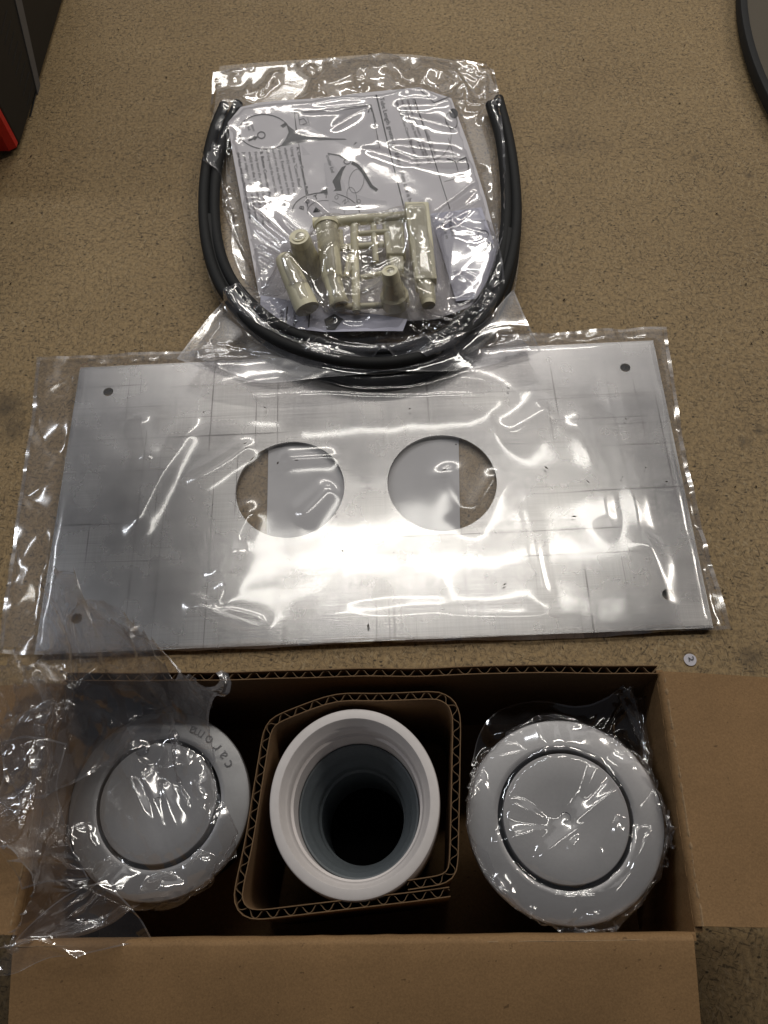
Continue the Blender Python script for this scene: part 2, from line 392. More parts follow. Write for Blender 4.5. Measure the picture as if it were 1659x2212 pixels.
# ------------------------------------------------------------------ printed sheets
def zpap(x, y): return 0.0098 + 0.0010*math.sin(x*38+1.0)*math.cos(y*31) + 0.0004*math.sin(x*90+y*70)
def pp(px, py, dz=0.0, base=0.0098):
    p = at(px, py, base); p.z = zpap(p.x, p.y)+dz; return p
def sheet(name, outline, mat, base, zf, thick=0.0002, parent=None, n=26):
    """gridded sheet inside a 4-sided outline given as four edge polylines corners"""
    a, b, c, d = [at(*p, base) for p in outline]
    vs = []; fs = []
    for i in range(n+1):
        for j in range(n+1):
            p = a.lerp(b, j/n).lerp(d.lerp(c, j/n), i/n); p.z = zf(p.x, p.y); vs.append(p)
    m = len(vs)
    vs += [Vector((p.x, p.y, p.z-thick)) for p in vs]
    for i in range(n):
        for j in range(n):
            q = (i*(n+1)+j, (i+1)*(n+1)+j, (i+1)*(n+1)+j+1, i*(n+1)+j+1); fs.append(q); fs.append(tuple(m+k for k in reversed(q)))
    per = [j for j in range(n+1)] + [i*(n+1)+n for i in range(1, n+1)] + [n*(n+1)+j for j in range(n-1, -1, -1)] + [i*(n+1) for i in range(n-1, 0, -1)]
    for k in range(len(per)):
        a_, b__ = per[k], per[(k+1) % len(per)]; fs.append((b__, a_, m+a_, m+b__)) if False else fs.append((a_, b__, m+b__, m+a_))
    return obj(name, vs, fs, mat, parent, smooth=False)

# main leaflet: polygon outline filled by a fine grid clipped to it
def poly_sheet(name, outline_px, mat, zf, base, step=0.004, thick=0.0002):
    pts = [at(*p, base) for p in outline_px]
    bm = bmesh.new()
    bv = [bm.verts.new((p.x, p.y, 0)) for p in pts]; bm.faces.new(bv)
    xs = [p.x for p in pts]; ys = [p.y for p in pts]
    x = min(xs)
    while x < max(xs):
        bmesh.ops.bisect_plane(bm, geom=bm.verts[:]+bm.edges[:]+bm.faces[:], plane_co=(x, 0, 0), plane_no=(1, 0, 0)); x += step
    y = min(ys)
    while y < max(ys):
        bmesh.ops.bisect_plane(bm, geom=bm.verts[:]+bm.edges[:]+bm.faces[:], plane_co=(0, y, 0), plane_no=(0, 1, 0)); y += step
    for f in bm.faces:
        f.normal_update()
        if f.normal.z < 0: f.normal_flip()
    ret = bmesh.ops.extrude_face_region(bm, geom=bm.faces[:])
    top = set(g for g in ret['geom'] if isinstance(g, bmesh.types.BMVert))
    for v in bm.verts: v.co.z = zf(v.co.x, v.co.y) - (0 if v in top else thick)
    bmesh.ops.recalc_face_normals(bm, faces=bm.faces[:])
    o = from_bm(name, bm, mat); auto_smooth(o, 30); return o
leaf = poly_sheet('instruction_leaflet', [(520,232),(560,224),(760,203),(905,187),(975,213),(1010,310),(1050,430),(1085,560),(1078,640),(940,690),(700,700),(560,640),(528,470),(506,350),(492,266)], MT['paper'], zpap, 0.0098)
tag(leaf, 'white instruction leaflet with diagrams and sideways text in the clear bag', 'leaflet')

def ink_poly(name, pts, mat, dz=0.00025, base=0.0098):
    vs = [pp(x, y, dz, base) for x, y in pts]; return obj(name, vs, [list(range(len(vs)))[::-1]], mat, leaf)
def ink_line(pts, w, mat=None, name='printed_line', dz=0.00030):
    """strip of width w px along px polyline"""
    vs = []; fs = []
    for i, (x, y) in enumerate(pts):
        x0, y0 = pts[max(i-1, 0)]; x1, y1 = pts[min(i+1, len(pts)-1)]
        l = math.hypot(x1-x0, y1-y0) or 1; nx, ny = -(y1-y0)/l*w/2, (x1-x0)/l*w/2
        vs += [pp(x+nx, y+ny, dz), pp(x-nx, y-ny, dz)]
    fs = [(2*i, 2*i+1, 2*i+3, 2*i+2) for i in range(len(pts)-1)]
    o = obj(name, vs, fs, mat or MT['ink'], leaf); return o
def seg(p, q, n=8): return [(p[0]+(q[0]-p[0])*i/n, p[1]+(q[1]-p[1])*i/n) for i in range(n+1)]
def circ(cx, cy, rx, ry, rot=0.0, a0=0, a1=360, n=40):
    out = []
    for i in range(n+1):
        a = math.radians(a0+(a1-a0)*i/n); x, y = rx*math.cos(a), ry*math.sin(a)
        out.append((cx+x*math.cos(rot)-y*math.sin(rot), cy+x*math.sin(rot)+y*math.cos(rot)))
    return out
def text_mesh(s, bold=False):
    cu = bpy.data.curves.new('t', 'FONT'); cu.body = s; cu.resolution_u = 2
    if bold: cu.offset = 0.012
    o = bpy.data.objects.new('t', cu); C.objects.link(o)
    dg = bpy.context.evaluated_depsgraph_get(); me = bpy.data.meshes.new_from_object(o.evaluated_get(dg))
    vs = [v.co.copy() for v in me.vertices]; fs = [tuple(p.vertices) for p in me.polygons]
    bpy.data.objects.remove(o); bpy.data.curves.remove(cu); bpy.data.meshes.remove(me)
    w = max(v.x for v in vs); return vs, fs, w
def ink_text(s, p0, p1, h, mat=None, bold=False, parent=None, place=None, name='printed_text'):
    """text whose baseline runs p0 -> p1 in the photograph's frame; letter height h px; up = to the left of travel on screen... """
    vs, fs, w = text_mesh(s, bold)
    dx, dy = p1[0]-p0[0], p1[1]-p0[1]; l = math.hypot(dx, dy)
    ux, uy = dy/l, -dx/l              # 'up' of the letters on screen (y points down)
    out = []
    for v in vs:
        f = v.x/w; g = v.y/0.7*h
        x, y = p0[0]+dx*f+ux*g, p0[1]+dy*f+uy*g
        out.append((place or (lambda a, b: pp(a, b, 0.00035)))(x, y))
    return obj(name, out, fs, mat or MT['ink'], parent or leaf)
# rules
ink_line(seg((812, 205), (874, 455)), 1.8); ink_line(seg((853, 330), (896, 455)), 1.4) if False else None
ink_line(seg((880, 260), (909, 440)), 1.6) if False else None
ink_line(seg((828, 300), (893, 452)), 1.5) if False else None
ink_line(seg((846, 300), (884, 440)), 1.6) if False else None
# heading and the two rules beside it
ink_text('Tube Length greater that 0.6m or where tube is built', (820, 212), (886, 452), 9.5, MT['ink'])
ink_line(seg((814, 206), (872, 452)), 1.6)
ink_line(seg((838, 300), (880, 452)), 0.1) if False else None
ink_line(seg((896, 215), (972, 452)), 1.4)
for i, s in enumerate(['Connect tubes provided to the', 'connector, firmly insert the connector(s)', 'into the rear of the buttons and the', 'other end to the Cistern Bleed adaptor(s)']):
    ink_text(s, (890-i*12.0, 214+i*1.5), (938-i*12.0, 368+i*2-(16 if i % 2 else 34)), 6.2, MT['ink2'])
# upper right drawing
ink_line([(903, 190), (938, 222), (975, 208)], 1.4, MT['ink2'])
ink_line(circ(975, 262, 12, 18, -0.3), 1.4, MT['ink2']); ink_poly('printed_drawing', circ(980, 246, 9, 11, -0.3, n=20)[:-1], MT['ink2'])
ink_line([(965, 344), (985, 352), (1006, 342), (1012, 360), (1010, 378), (984, 384)], 2.6, MT['ink2'], 'printed_drawing')
ink_line([(960, 392), (1008, 380)], 1.0, MT['ink2']); ink_line(seg((968, 300), (990, 372)), 1.0, MT['ink2'])
ink_line(circ(940, 300, 34, 46, 0.2, -60, 80), 0.9, MT['ink2'])
# panel 5
ink_line([(640, 284), (636, 246), (802, 226), (812, 262)], 1.5, MT['ink2'])
ink_line([(802, 226), (820, 318)], 1.3, MT['ink2'])
ink_line(seg((636, 246), (665, 448)), 1.2, MT['ink2'])
ink_poly('printed_tint', [(644, 252), (798, 233), (818, 318), (654, 336)], MT['tint'], 0.00015)
ink_poly('printed_tint', [(700, 352), (822, 340), (836, 446), (712, 452)], MT['tint'], 0.00015)
ink_text('5', (788, 232), (791, 244), 14); ink_text('B', (675, 249), (677, 259), 12, MT['ink2']); ink_text('A', (762, 301), (764, 312), 12)
ink_line([(645, 250), (664, 252), (668, 272), (648, 272), (645, 250)], 1.0, MT['ink2']); ink_line([(646, 262), (656, 258), (664, 268), (654, 271)], 1.6)
ink_line([(774, 288), (778, 306), (796, 304)], 1.6); ink_line([(784, 286), (787, 300)], 1.3); ink_line([(795, 284), (800, 300), (810, 296)], 1.0, MT['ink2'])
# left callout circle, black wedge
ink_line(circ(571, 287, 55, 37, 0.06), 1.6)
ink_poly('printed_wedge', [(619, 271), (640, 287), (672, 296), (720, 299), (768, 298), (772, 300), (700, 303), (660, 307), (625, 314), (606, 317), (617, 303), (624, 288)], MT['ink2'], 0.0003)
ink_text('Cistern', (541, 268), (547, 286), 6, MT['ink2']); ink_text('Bleed', (532, 269), (537, 284), 6, MT['ink2'])
ink_line(circ(565, 294, 8, 7), 2.4, MT['ink2']); ink_poly('printed_arrow', [(536, 304), (548, 300), (546, 296), (558, 297), (551, 306), (549, 303), (538, 308)], MT['ink'])
ink_poly('printed_arrow', [(606, 274), (618, 267), (622, 272), (612, 279)], MT['ink'])
# second drawing
ink_text('Smaller End', (704, 336), (716, 374), 7.5, MT['ink2'])
ink_line(catmull_px := [(760, 352), (772, 358), (784, 372), (794, 390), (802, 404), (815, 414)], 7.0, MT['ink'], 'printed_drawing')
ink_line([(708, 332), (732, 336), (752, 348)], 2.0, MT['ink2']); ink_line(circ(750, 350, 7, 5), 1.6)
ink_line(circ(770, 392, 16, 26, 0.2), 0.9, MT['ink2']); ink_line(circ(760, 425, 10, 20, -0.2), 0.9, MT['ink2'])
ink_poly('printed_wedge', [(748, 358), (740, 372), (735, 392), (738, 412), (690, 416), (708, 404), (722, 386), (738, 362)], MT['ink'], 0.0003)
ink_line(circ(704, 462, 73, 46, 0.05, 180, 360), 1.8); ink_line(circ(704, 460, 40, 27, 0.05, 170, 370), 0.9, MT['ink2'])
import itertools
for k, ch in enumerate('BUTTON'):
    a = math.radians(198+k*24); cx, cy = 704+50*math.cos(a), 462+34*math.sin(a); ta = a+math.pi/2
    ink_text(ch, (cx-4*math.cos(ta), cy-4*math.sin(ta)), (cx+5*math.cos(ta), cy+4.5*math.sin(ta)), 10, MT['ink2'])
ink_poly('printed_arrow', [(682, 448), (694, 458), (676, 460)], MT['ink'])
ink_text('Q', (770, 432), (773, 442), 8, MT['ink2'])
# two text columns
colA = ['A. Cistern Connection Point:', 'Using the "Cistern Bleed"', 'adaptor(s) reconnect the cut', 'tube(s). Ensure tubes are firmly', 'pushed into the adaptor at both ends,', 'until they reach the internal stops']
for i, s in enumerate(colA):
    ln = [104, 88, 98, 106, 124, 100][i]; x = 640-i*13.2; y = 319+i*0.8
    ink_text(s, (x, y), (x+ln*0.215, y+ln), 6.6, MT['ink'] if i == 0 else MT['ink2'], bold=(i == 0))
colB = ['B. Button Connection Point:', 'Firmly insert the existing \u00d88mm pneumatic', 'end(s) into the larger, labelled end of the', 'Joiner adaptor(s). These should be pressed', 'the tube end reaches the internal stop']
for i, s in enumerate(colB):
    ln = [108, 150, 152, 150, 138][i]; x = 562-i*12.4; y = 330+i*0.8
    ink_text(s, (x, y), (x+ln*0.19, y+ln), 6.4, MT['ink'] if i == 0 else MT['ink2'], bold=(i == 0))

# second, folded leaflet and the small title card
def zp2(x, y): return 0.0122 + 0.0006*math.sin(x*60)
leaf2 = poly_sheet('folded_leaflet', [(930, 462), (1040, 446), (1080, 560), (1060, 640), (985, 650)], MT['paper2'], zp2, 0.0122)
tag(leaf2, 'lilac white folded leaflet showing at the right beside the cream fittings', 'leaflet')
pl2 = lambda a, b: Vector((*at(a, b, 0.0122).xy, zp2(*at(a, b, 0.0122).xy)+0.0003))
ink_text('Fit and', (968, 478), (976, 510), 7.5, MT['ink2'], parent=leaf2, place=pl2); ink_text('press in', (955, 482), (963, 516), 7.5, MT['ink2'], parent=leaf2, place=pl2)
for cx, cy in ((1044, 506), (1052, 532)):
    pts = circ(cx, cy, 12, 10); vs = []
    for i, (x, y) in enumerate(pts):
        vs += [pl2(x, y), pl2(cx+(x-cx)*0.86, cy+(y-cy)*0.86)]
    obj('printed_circle', vs, [(2*i, 2*i+1, 2*i+3, 2*i+2) for i in range(len(pts)-1)], MT['ink2'], leaf2)
def zp3(x, y): return 0.0135 + 0.0005*math.sin(x*70+1)
card = poly_sheet('title_card', [(563, 638), (610, 645), (760, 672), (880, 690), (870, 716), (700, 716), (562, 700)], MT['paper2'], zp3, 0.0135)
tag(card, 'lilac white title slip below the cream fittings in the bag', 'card')
pl3 = lambda a, b: Vector((*at(a, b, 0.0135).xy, zp3(*at(a, b, 0.0135).xy)+0.0003))
ink_text('SERIES II', (606, 668), (603, 706), 8.0, MT['ink2'], parent=card, place=pl3)
ink_text('Joiner Pack', (634, 664), (632, 712), 8.5, MT['ink'], parent=card, place=pl3)
for q in ([(619, 662), (622, 662), (618, 708), (615, 708)], [(700, 690), (722, 678), (742, 690), (724, 712), (706, 712)], [(668, 668), (671, 668), (668, 706), (665, 706)]):
    obj('printed_block', [pl3(*p) for p in q], [list(range(len(q)))[::-1]], MT['ink2'], card)

# ------------------------------------------------------------------ cream fittings
G = 'cream plastic fittings in the clear bag'
def fitting(name, label, pts, rad, bore=0.0, seg=22):
    o = tube(name, pts, rad, MT['cream'], seg=seg, bore=bore); tag(o, label, 'pipe fitting', G); return o
def mp(p, q, n): return [p.lerp(q, i/n) for i in range(n+1)]
# open socket standing on its flared skirt
p0 = at(646, 511, 0.041); p1 = p0+Vector((0.003, 0.0, -0.028))
fitting('socket_fitting', 'cream socket with its dark round bore facing up, upper left fitting', mp(p0, p1, 6), [0.0060, 0.0066, 0.0068, 0.0072, 0.0082, 0.0094, 0.0096], 0.0041)
# tapered sleeve
p0, p1 = at(612, 553, 0.030), at(664, 668, 0.0215)
fitting('tapered_sleeve', 'long cream tapered sleeve leaning at the lower left of the fittings', [p0, p0.lerp(p1, .03)]+mp(p0.lerp(p1, .1), p1, 5), [0.0040, 0.0054, 0.0060, 0.0064, 0.0067, 0.0070, 0.0073, 0.0074], 0.0)
# barrel with collar and thin spigot
p0, p1 = at(705, 484, 0.029), at(718, 604, 0.024); p2 = at(734, 660, 0.020)
fitting('stepped_joiner', 'cream stepped joiner standing left of the middle of the bag', [p0, p0.lerp(p1, 0.06), p0.lerp(p1, 0.061), p0.lerp(p1, 0.5), p0.lerp(p1, 0.98), p1, p1.lerp(p2, 0.02), p1.lerp(p2, 0.6), p1.lerp(p2, 0.9), p2],
        [0.0076, 0.0076, 0.0068, 0.0067, 0.0063, 0.0056, 0.0055, 0.0053, 0.0058, 0.0048], 0.0026)
# tall square sleeve with open end
t0, t1 = at(900, 452, 0.030), at(921, 618, 0.020); ax = (at(926, 452, 0.030)-t0); dz = Vector((0, 0.001, 0.0055))
blk = thing('square_sleeve', 'tall pale cream square sleeve at the right of the fittings', 'pipe fitting', G); blk.location = (0, 0, 0)
def loft(name, secs, mat, parent=None, bw=0.0008):
    vs = []; fs = []
    for c, a, b in secs: vs += [c-a-b, c+a-b, c+a+b, c-a+b]
    n = len(secs)
    for i in range(n-1):
        for k in range(4): fs.append((i*4+k, i*4+(k+1) % 4, i*4+4+(k+1) % 4, i*4+4+k))
    fs += [(3, 2, 1, 0), tuple(4*(n-1)+k for k in range(4))]
    o = obj(name, vs, fs, mat, parent)
    bm = bmesh.new(); bm.from_mesh(o.data); bmesh.ops.recalc_face_normals(bm, faces=bm.faces[:]); bm.to_mesh(o.data); bm.free()
    if bw: bevel(o, bw, 3)
    return o
loft('body', [(t0, ax, dz), (t0.lerp(t1, 0.5), ax*0.95, dz), (t1, ax*0.86, dz)], MT['cream'], blk)
tube('spigot', mp(t1-Vector((0, -0.002, 0)), at(926, 660, 0.019), 4), [0.0052, 0.0052, 0.0050, 0.0048, 0.0040], MT['cream'], blk, 18)
lo = thing('square_block', 'shorter cream block left of the tall square sleeve', 'pipe fitting', G)
q0, q1 = at(848, 478, 0.024), at(856, 560, 0.019); loft('body', [(q0, ax*0.9, dz*0.8), (q1, ax*0.78, dz*0.75)], MT['cream'], lo)
loft('foot', [(q1, ax*0.6, dz*0.55), (at(860, 590, 0.018), ax*0.5, dz*0.5)], MT['cream'], lo)
# barbed nozzle
p0 = at(842, 584, 0.041); p1 = p0+Vector((0.0025, -0.003, -0.026))
fitting('barbed_nozzle', 'small cream barbed nozzle with open tip, front right of the fittings', [p0, p0.lerp(p1, .1), p0.lerp(p1, .40), p0.lerp(p1, .46), p0.lerp(p1, .66), p0.lerp(p1, .72), p1],
        [0.0046, 0.0052, 0.0056, 0.0066, 0.0070, 0.0086, 0.0086], 0.0028)
# moulding sprue that still carries the parts
sp = thing('moulding_sprue', 'thin cream moulding runner with side arms between the fittings', 'sprue')
def runner(a, b, r=0.0018): tube('runner', mp(a, b, 3), r, MT['cream'], sp, 10)
runner(at(676, 482, 0.027), at(880, 468, 0.027), 0.0034); runner(at(765, 480, 0.026), at(770, 674, 0.0175), 0.0026)
runner(at(722, 664, 0.0172), at(826, 660, 0.0172), 0.0020); runner(at(806, 478, 0.026), at(812, 566, 0.022), 0.0019)
runner(at(758, 552, 0.0225), at(748, 600, 0.020), 0.0023); runner(at(735, 535, 0.023), at(830, 528, 0.023), 0.0020); runner(at(735, 498, 0.0255), at(738, 540, 0.023), 0.0016)
runner(at(780, 600, 0.020), at(830, 590, 0.020), 0.0018); runner(at(775, 505, 0.0252), at(840, 500, 0.0252), 0.0017)

# ------------------------------------------------------------------ carton
BZ = 0.092
carton = thing('carton', 'open brown corrugated carton with folded-out flaps holding the buttons', 'box')
RL, RR, FR, FL = at(142, 1462, BZ), at(1421, 1443, BZ), at(1507, 2014, BZ), at(30, 2030, BZ)
carton.location = ((RL+RR+FR+FL)/4).xy.to_3d()
bpy.context.view_layer.update()
def under(o, parent):       # parent while keeping the world coordinates of the mesh
    o.parent = parent; o.matrix_parent_inverse = Matrix.Translation(-parent.location); return o
def ribbon(name, path, off, z0, z1, th, mat, wave=0.0, lam=0.0071, ph=0.0, ztop=None):
    """wall strip of thickness th at offset off from path; wave > 0 makes the fluting"""
    path = [Vector((p.x, p.y)) for p in path]
    s = [0.0]
    for i in range(1, len(path)): s.append(s[-1]+(path[i]-path[i-1]).length)
    tot = s[-1]; n = max(8, int(tot/(lam/12 if wave else 0.0022))); pts = []
    j = 0
    for k in range(n+1):
        d = tot*k/n
        while j < len(s)-2 and s[j+1] < d: j += 1
        f = (d-s[j])/max(1e-9, s[j+1]-s[j]); p = path[j].lerp(path[j+1], f)
        pts.append((p, d))
    vs = []; fs = []
    cen = []
    for k, (p, d) in enumerate(pts):
        t = (pts[min(k+1, n)][0]-pts[max(k-1, 0)][0]).normalized(); nr = Vector((-t.y, t.x))
        o_ = off
        if wave:
            w = math.sin(2*math.pi*d/lam+ph + 0.5*math.sin(d*61)); o_ += wave*(math.copysign(abs(w)**0.8, w))
        cen.append(p+nr*o_)
    for k, p in enumerate(cen):
        t = (cen[min(k+1, n)]-cen[max(k-1, 0)]).normalized(); nr = Vector((-t.y, t.x))
        zt = z1 + (ztop(pts[k][1]) if ztop else 0)
        for sg, z in ((-1, z0), (-1, zt), (1, zt), (1, z0)):
            q = p+nr*th/2*sg; vs.append((q.x, q.y, z))
    for k in range(n):
        for i in range(4): fs.append((k*4+i, k*4+(i+1) % 4, k*4+4+(i+1) % 4, k*4+4+i))
    fs += [(0, 1, 2, 3), (n*4+3, n*4+2, n*4+1, n*4)]
    o = obj(name, vs, fs, mat)
    bm = bmesh.new(); bm.from_mesh(o.data); bmesh.ops.recalc_face_normals(bm, faces=bm.faces[:]); bm.to_mesh(o.data); bm.free()
    auto_smooth(o, 30); return o
def corrugated(parent, part, path, z0, z1, t=0.0030, lam=0.0071, ztop=None):
    lin = 0.00034
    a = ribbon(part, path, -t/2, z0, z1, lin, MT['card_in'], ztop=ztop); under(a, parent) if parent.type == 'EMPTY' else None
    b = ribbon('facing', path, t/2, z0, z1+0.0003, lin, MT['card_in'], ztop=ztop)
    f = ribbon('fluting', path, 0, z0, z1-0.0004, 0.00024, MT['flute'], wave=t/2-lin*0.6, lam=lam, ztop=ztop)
    for q in (b, f): q.parent = a
    return a
ex = (RR-RL).normalized(); ey = Vector((-ex.y, ex.x, 0))
# rear wall: its cut edge shows the fluting
rw = [RL.lerp(RR, i/60)+ey*(-0.0007*math.sin(i/60*math.pi*2.3)-0.0010*math.exp(-((i/60-0.62)/0.10)**2)) for i in range(61)]
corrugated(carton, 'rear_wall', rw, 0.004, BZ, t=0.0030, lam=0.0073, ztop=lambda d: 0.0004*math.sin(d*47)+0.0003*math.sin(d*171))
def bent(name, A, B, out, zrim, L_, drop, mat, curve=0.0, wall=False, rad=0.0028, th=0.0028, nseg=40, seed=0, side0=0.0, side1=0.0):
    """board folded over the rim A -> B; out: outward unit vector; wall=True gives the inside wall, else the flap"""
    vs = []; fs = []
    prof = []
    if wall:
        m = 10
        for i in range(m+1): prof.append((0.0006*math.sin(i*0.6), 0.004+(zrim-rad-0.004)*i/m, 1, 0))
    else:
        for i in range(9):
            a = math.pi/2*i/8; prof.append((rad-rad*math.cos(a), zrim-rad+rad*math.sin(a), -math.cos(a), math.sin(a)))
        m = 16
        for i in range(1, m+1):
            f = i/m; prof.append((rad+L_*f, zrim-drop*f-curve*f*f, 0, 1))
    n = len(prof)
    for k in range(nseg+1):
        f = k/nseg; base = A.lerp(B, f); e = (B-A).normalized()
        for i, (u, z, nu, nz) in enumerate(prof):
            ff = max(0, u-rad)/max(L_, 1e-6)
            sh = e*((side0*(1-f)+side1*f)*ff)
            nz_ = 0.0006*mnoise.noise(Vector((base.x*30+seed, base.y*30+u*25, z*20)))
            ed = 0.0004*mnoise.noise(Vector((f*70, seed, u*6))) if i < 9 or wall else 0
            p = Vector((base.x, base.y, 0))+sh+out*(u+ed)+Vector((0, 0, z+nz_))
            vs.append(p)
    m0 = len(vs)
    for k in range(nseg+1):
        for i, (u, z, nu, nz) in enumerate(prof):
            p = vs[k*n+i]
            if wall: q = p+out*th
            else:
                q = p - (out*nu*1.0)*th*0.999 - Vector((0, 0, nz*th)) if nu else p-Vector((0, 0, th))
            vs.append(q)
    for k in range(nseg):
        for i in range(n-1):
            a = (k*n+i, k*n+i+1, (k+1)*n+i+1, (k+1)*n+i); fs.append(a); fs.append(tuple(m0+x for x in reversed(a)))
    for i in range(n-1):
        fs.append((i, m0+i, m0+i+1, i+1)); fs.append((nseg*n+i, nseg*n+i+1, m0+nseg*n+i+1, m0+nseg*n+i))
    for k in range(nseg):
        for i in (0, n-1): fs.append((k*n+i, (k+1)*n+i, m0+(k+1)*n+i, m0+k*n+i))
    o = obj(name, vs, fs, mat)
    bm = bmesh.new(); bm.from_mesh(o.data); bmesh.ops.recalc_face_normals(bm, faces=bm.faces[:]); bm.to_mesh(o.data); bm.free()
    auto_smooth(o, 50); under(o, carton); return o
def outv(A, B):
    e = (B-A).normalized(); return Vector((e.y, -e.x, 0))
# walls run anticlockwise seen from above so that outv points away from the box
bent('front_wall', FL, FR, outv(FL, FR), BZ, 0, 0, MT['card'], wall=True, seed=1)
bent('right_wall', FR, RR, outv(FR, RR), BZ, 0, 0, MT['card'], wall=True, seed=2)
bent('left_wall', RL, FL, outv(RL, FL), BZ, 0, 0, MT['card'], wall=True, seed=3)
bent('front_flap', FL.lerp(FR, 0.0), FL.lerp(FR, 0.993), outv(FL, FR), BZ, 0.095, 0.022, MT['card_x'], curve=0.018, seed=4, side1=0.0)
bent('right_flap', FR.lerp(RR, 0.02), FR.lerp(RR, 0.985), outv(FR, RR), BZ, 0.085, 0.004, MT['card'], curve=0.010, seed=5, side0=-0.002, side1=-0.004)
bent('left_flap', RL.lerp(FL, 0.03), RL.lerp(FL, 0.985), outv(RL, FL), BZ, 0.085, 0.012, MT['card'], curve=0.012, seed=6)
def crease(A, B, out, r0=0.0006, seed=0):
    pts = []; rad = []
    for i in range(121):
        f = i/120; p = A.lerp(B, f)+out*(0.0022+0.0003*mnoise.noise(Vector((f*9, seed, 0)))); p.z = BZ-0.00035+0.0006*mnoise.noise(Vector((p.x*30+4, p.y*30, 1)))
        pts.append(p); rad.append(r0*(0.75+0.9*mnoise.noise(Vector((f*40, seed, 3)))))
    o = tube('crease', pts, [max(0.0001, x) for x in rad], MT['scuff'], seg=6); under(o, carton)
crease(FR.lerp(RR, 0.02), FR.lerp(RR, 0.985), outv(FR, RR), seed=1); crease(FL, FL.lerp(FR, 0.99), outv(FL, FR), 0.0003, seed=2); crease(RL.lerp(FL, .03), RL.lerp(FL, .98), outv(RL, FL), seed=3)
bo = obj('bottom', [(*RL.xy, 0.0035), (*RR.xy, 0.0035), (*FR.xy, 0.0035), (*FL.xy, 0.0035), (*RL.xy, 0.0008), (*RR.xy, 0.0008), (*FR.xy, 0.0008), (*FL.xy, 0.0008)],
         [(3, 2, 1, 0), (4, 5, 6, 7), (0, 1, 5, 4), (1, 2, 6, 5), (2, 3, 7, 6), (3, 0, 4, 7)], MT['card']); under(bo, carton)

# ------------------------------------------------------------------ inner sleeve
SZ = 0.090
spx = [(880,1912),(973,1898),(980,1880),(984,1700),(987,1560),(984,1522),(965,1503),(930,1500),(820,1507),(730,1505),(700,1514),(600,1553),(584,1560),(577,1575),(560,1680),(535,1830),(513,1935),(512,1955),(522,1972),(545,1978),(640,1967),(780,1950),(900,1936),(972,1926)]
sl = thing('cardboard_sleeve', 'crumpled corrugated cardboard sleeve wrapped round the white coupling', 'sleeve')
sl.location = at(750, 1730, SZ).xy.to_3d()
spath = []
pts = [at(x, y, SZ) for x, y in spx]
for i in range(len(pts)-1):
    m = max(1, int((pts[i+1]-pts[i]).length/0.003))
    for k in range(m): spath.append(pts[i].lerp(pts[i+1], k/m))
spath.append(pts[-1])
for _ in range(2): spath = [spath[0]] + [(spath[i-1]+spath[i]*2+spath[i+1])/4 for i in range(1, len(spath)-1)] + [spath[-1]]
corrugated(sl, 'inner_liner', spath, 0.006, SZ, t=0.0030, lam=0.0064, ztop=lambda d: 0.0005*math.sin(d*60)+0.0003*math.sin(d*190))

# ------------------------------------------------------------------ white coupling with grey rubber seal
c0, c1 = at(765, 1728, 0.090), at(786, 1772, 0.044)
axis = (c0-c1).normalized()
R0 = 0.0330
xa = (Vector((1, 0, 0))-axis*axis.x).normalized(); ya = axis.cross(xa)
MM = Matrix.Identity(4)
for i in range(3):
    MM[i][0] = xa[i]*0.965; MM[i][1] = ya[i]*1.045; MM[i][2] = axis[i]; MM[i][3] = c0[i]
cp = thing('pipe_coupling', 'white plastic pipe coupling with grey rubber seal in the cardboard sleeve', 'coupling')
def under_w(o, parent): return under(o, parent)
cp.location = (c1.x, c1.y, 0.005)
def lat(name, prof, mat, parent, loc=None, **k):
    o = lathe(name, prof, mat, None, mtx=MM, **k); return under(o, parent)
lat('body', [(0.0290, -0.080), (0.0300, -0.040), (R0, -0.020), (R0, -0.0012), (R0-0.0003, -0.0004), (R0-0.0010, 0), (0.0293, 0), (0.0288, -0.0006), (0.0276, -0.0048), (0.0272, -0.0052), (0.0268, -0.0058), (0.0262, -0.0080), (0.0262, -0.0105),
             (0.0252, -0.0110), (0.0250, -0.0150), (0.0246, -0.0300), (0.0250, -0.0800)], MT['white'], cp)
sl_seal = lat('rubber_seal', [(0.0247, -0.0215), (0.0243, -0.0208), (0.0236, -0.0210), (0.0220, -0.0245), (0.0213, -0.0260), (0.0210, -0.0285), (0.0206, -0.0300), (0.0190, -0.0330), (0.0186, -0.0345), (0.0185, -0.0390), (0.0176, -0.0400), (0.0176, -0.0520), (0.0178, -0.0850)], MT['seal'], cp)

lat('bore_shade', [(0.0179, -0.0740), (0.0100, -0.0745), (0.0, -0.0745)], MT['void'], cp)  # added black disc standing in for the darkness deep in the bore
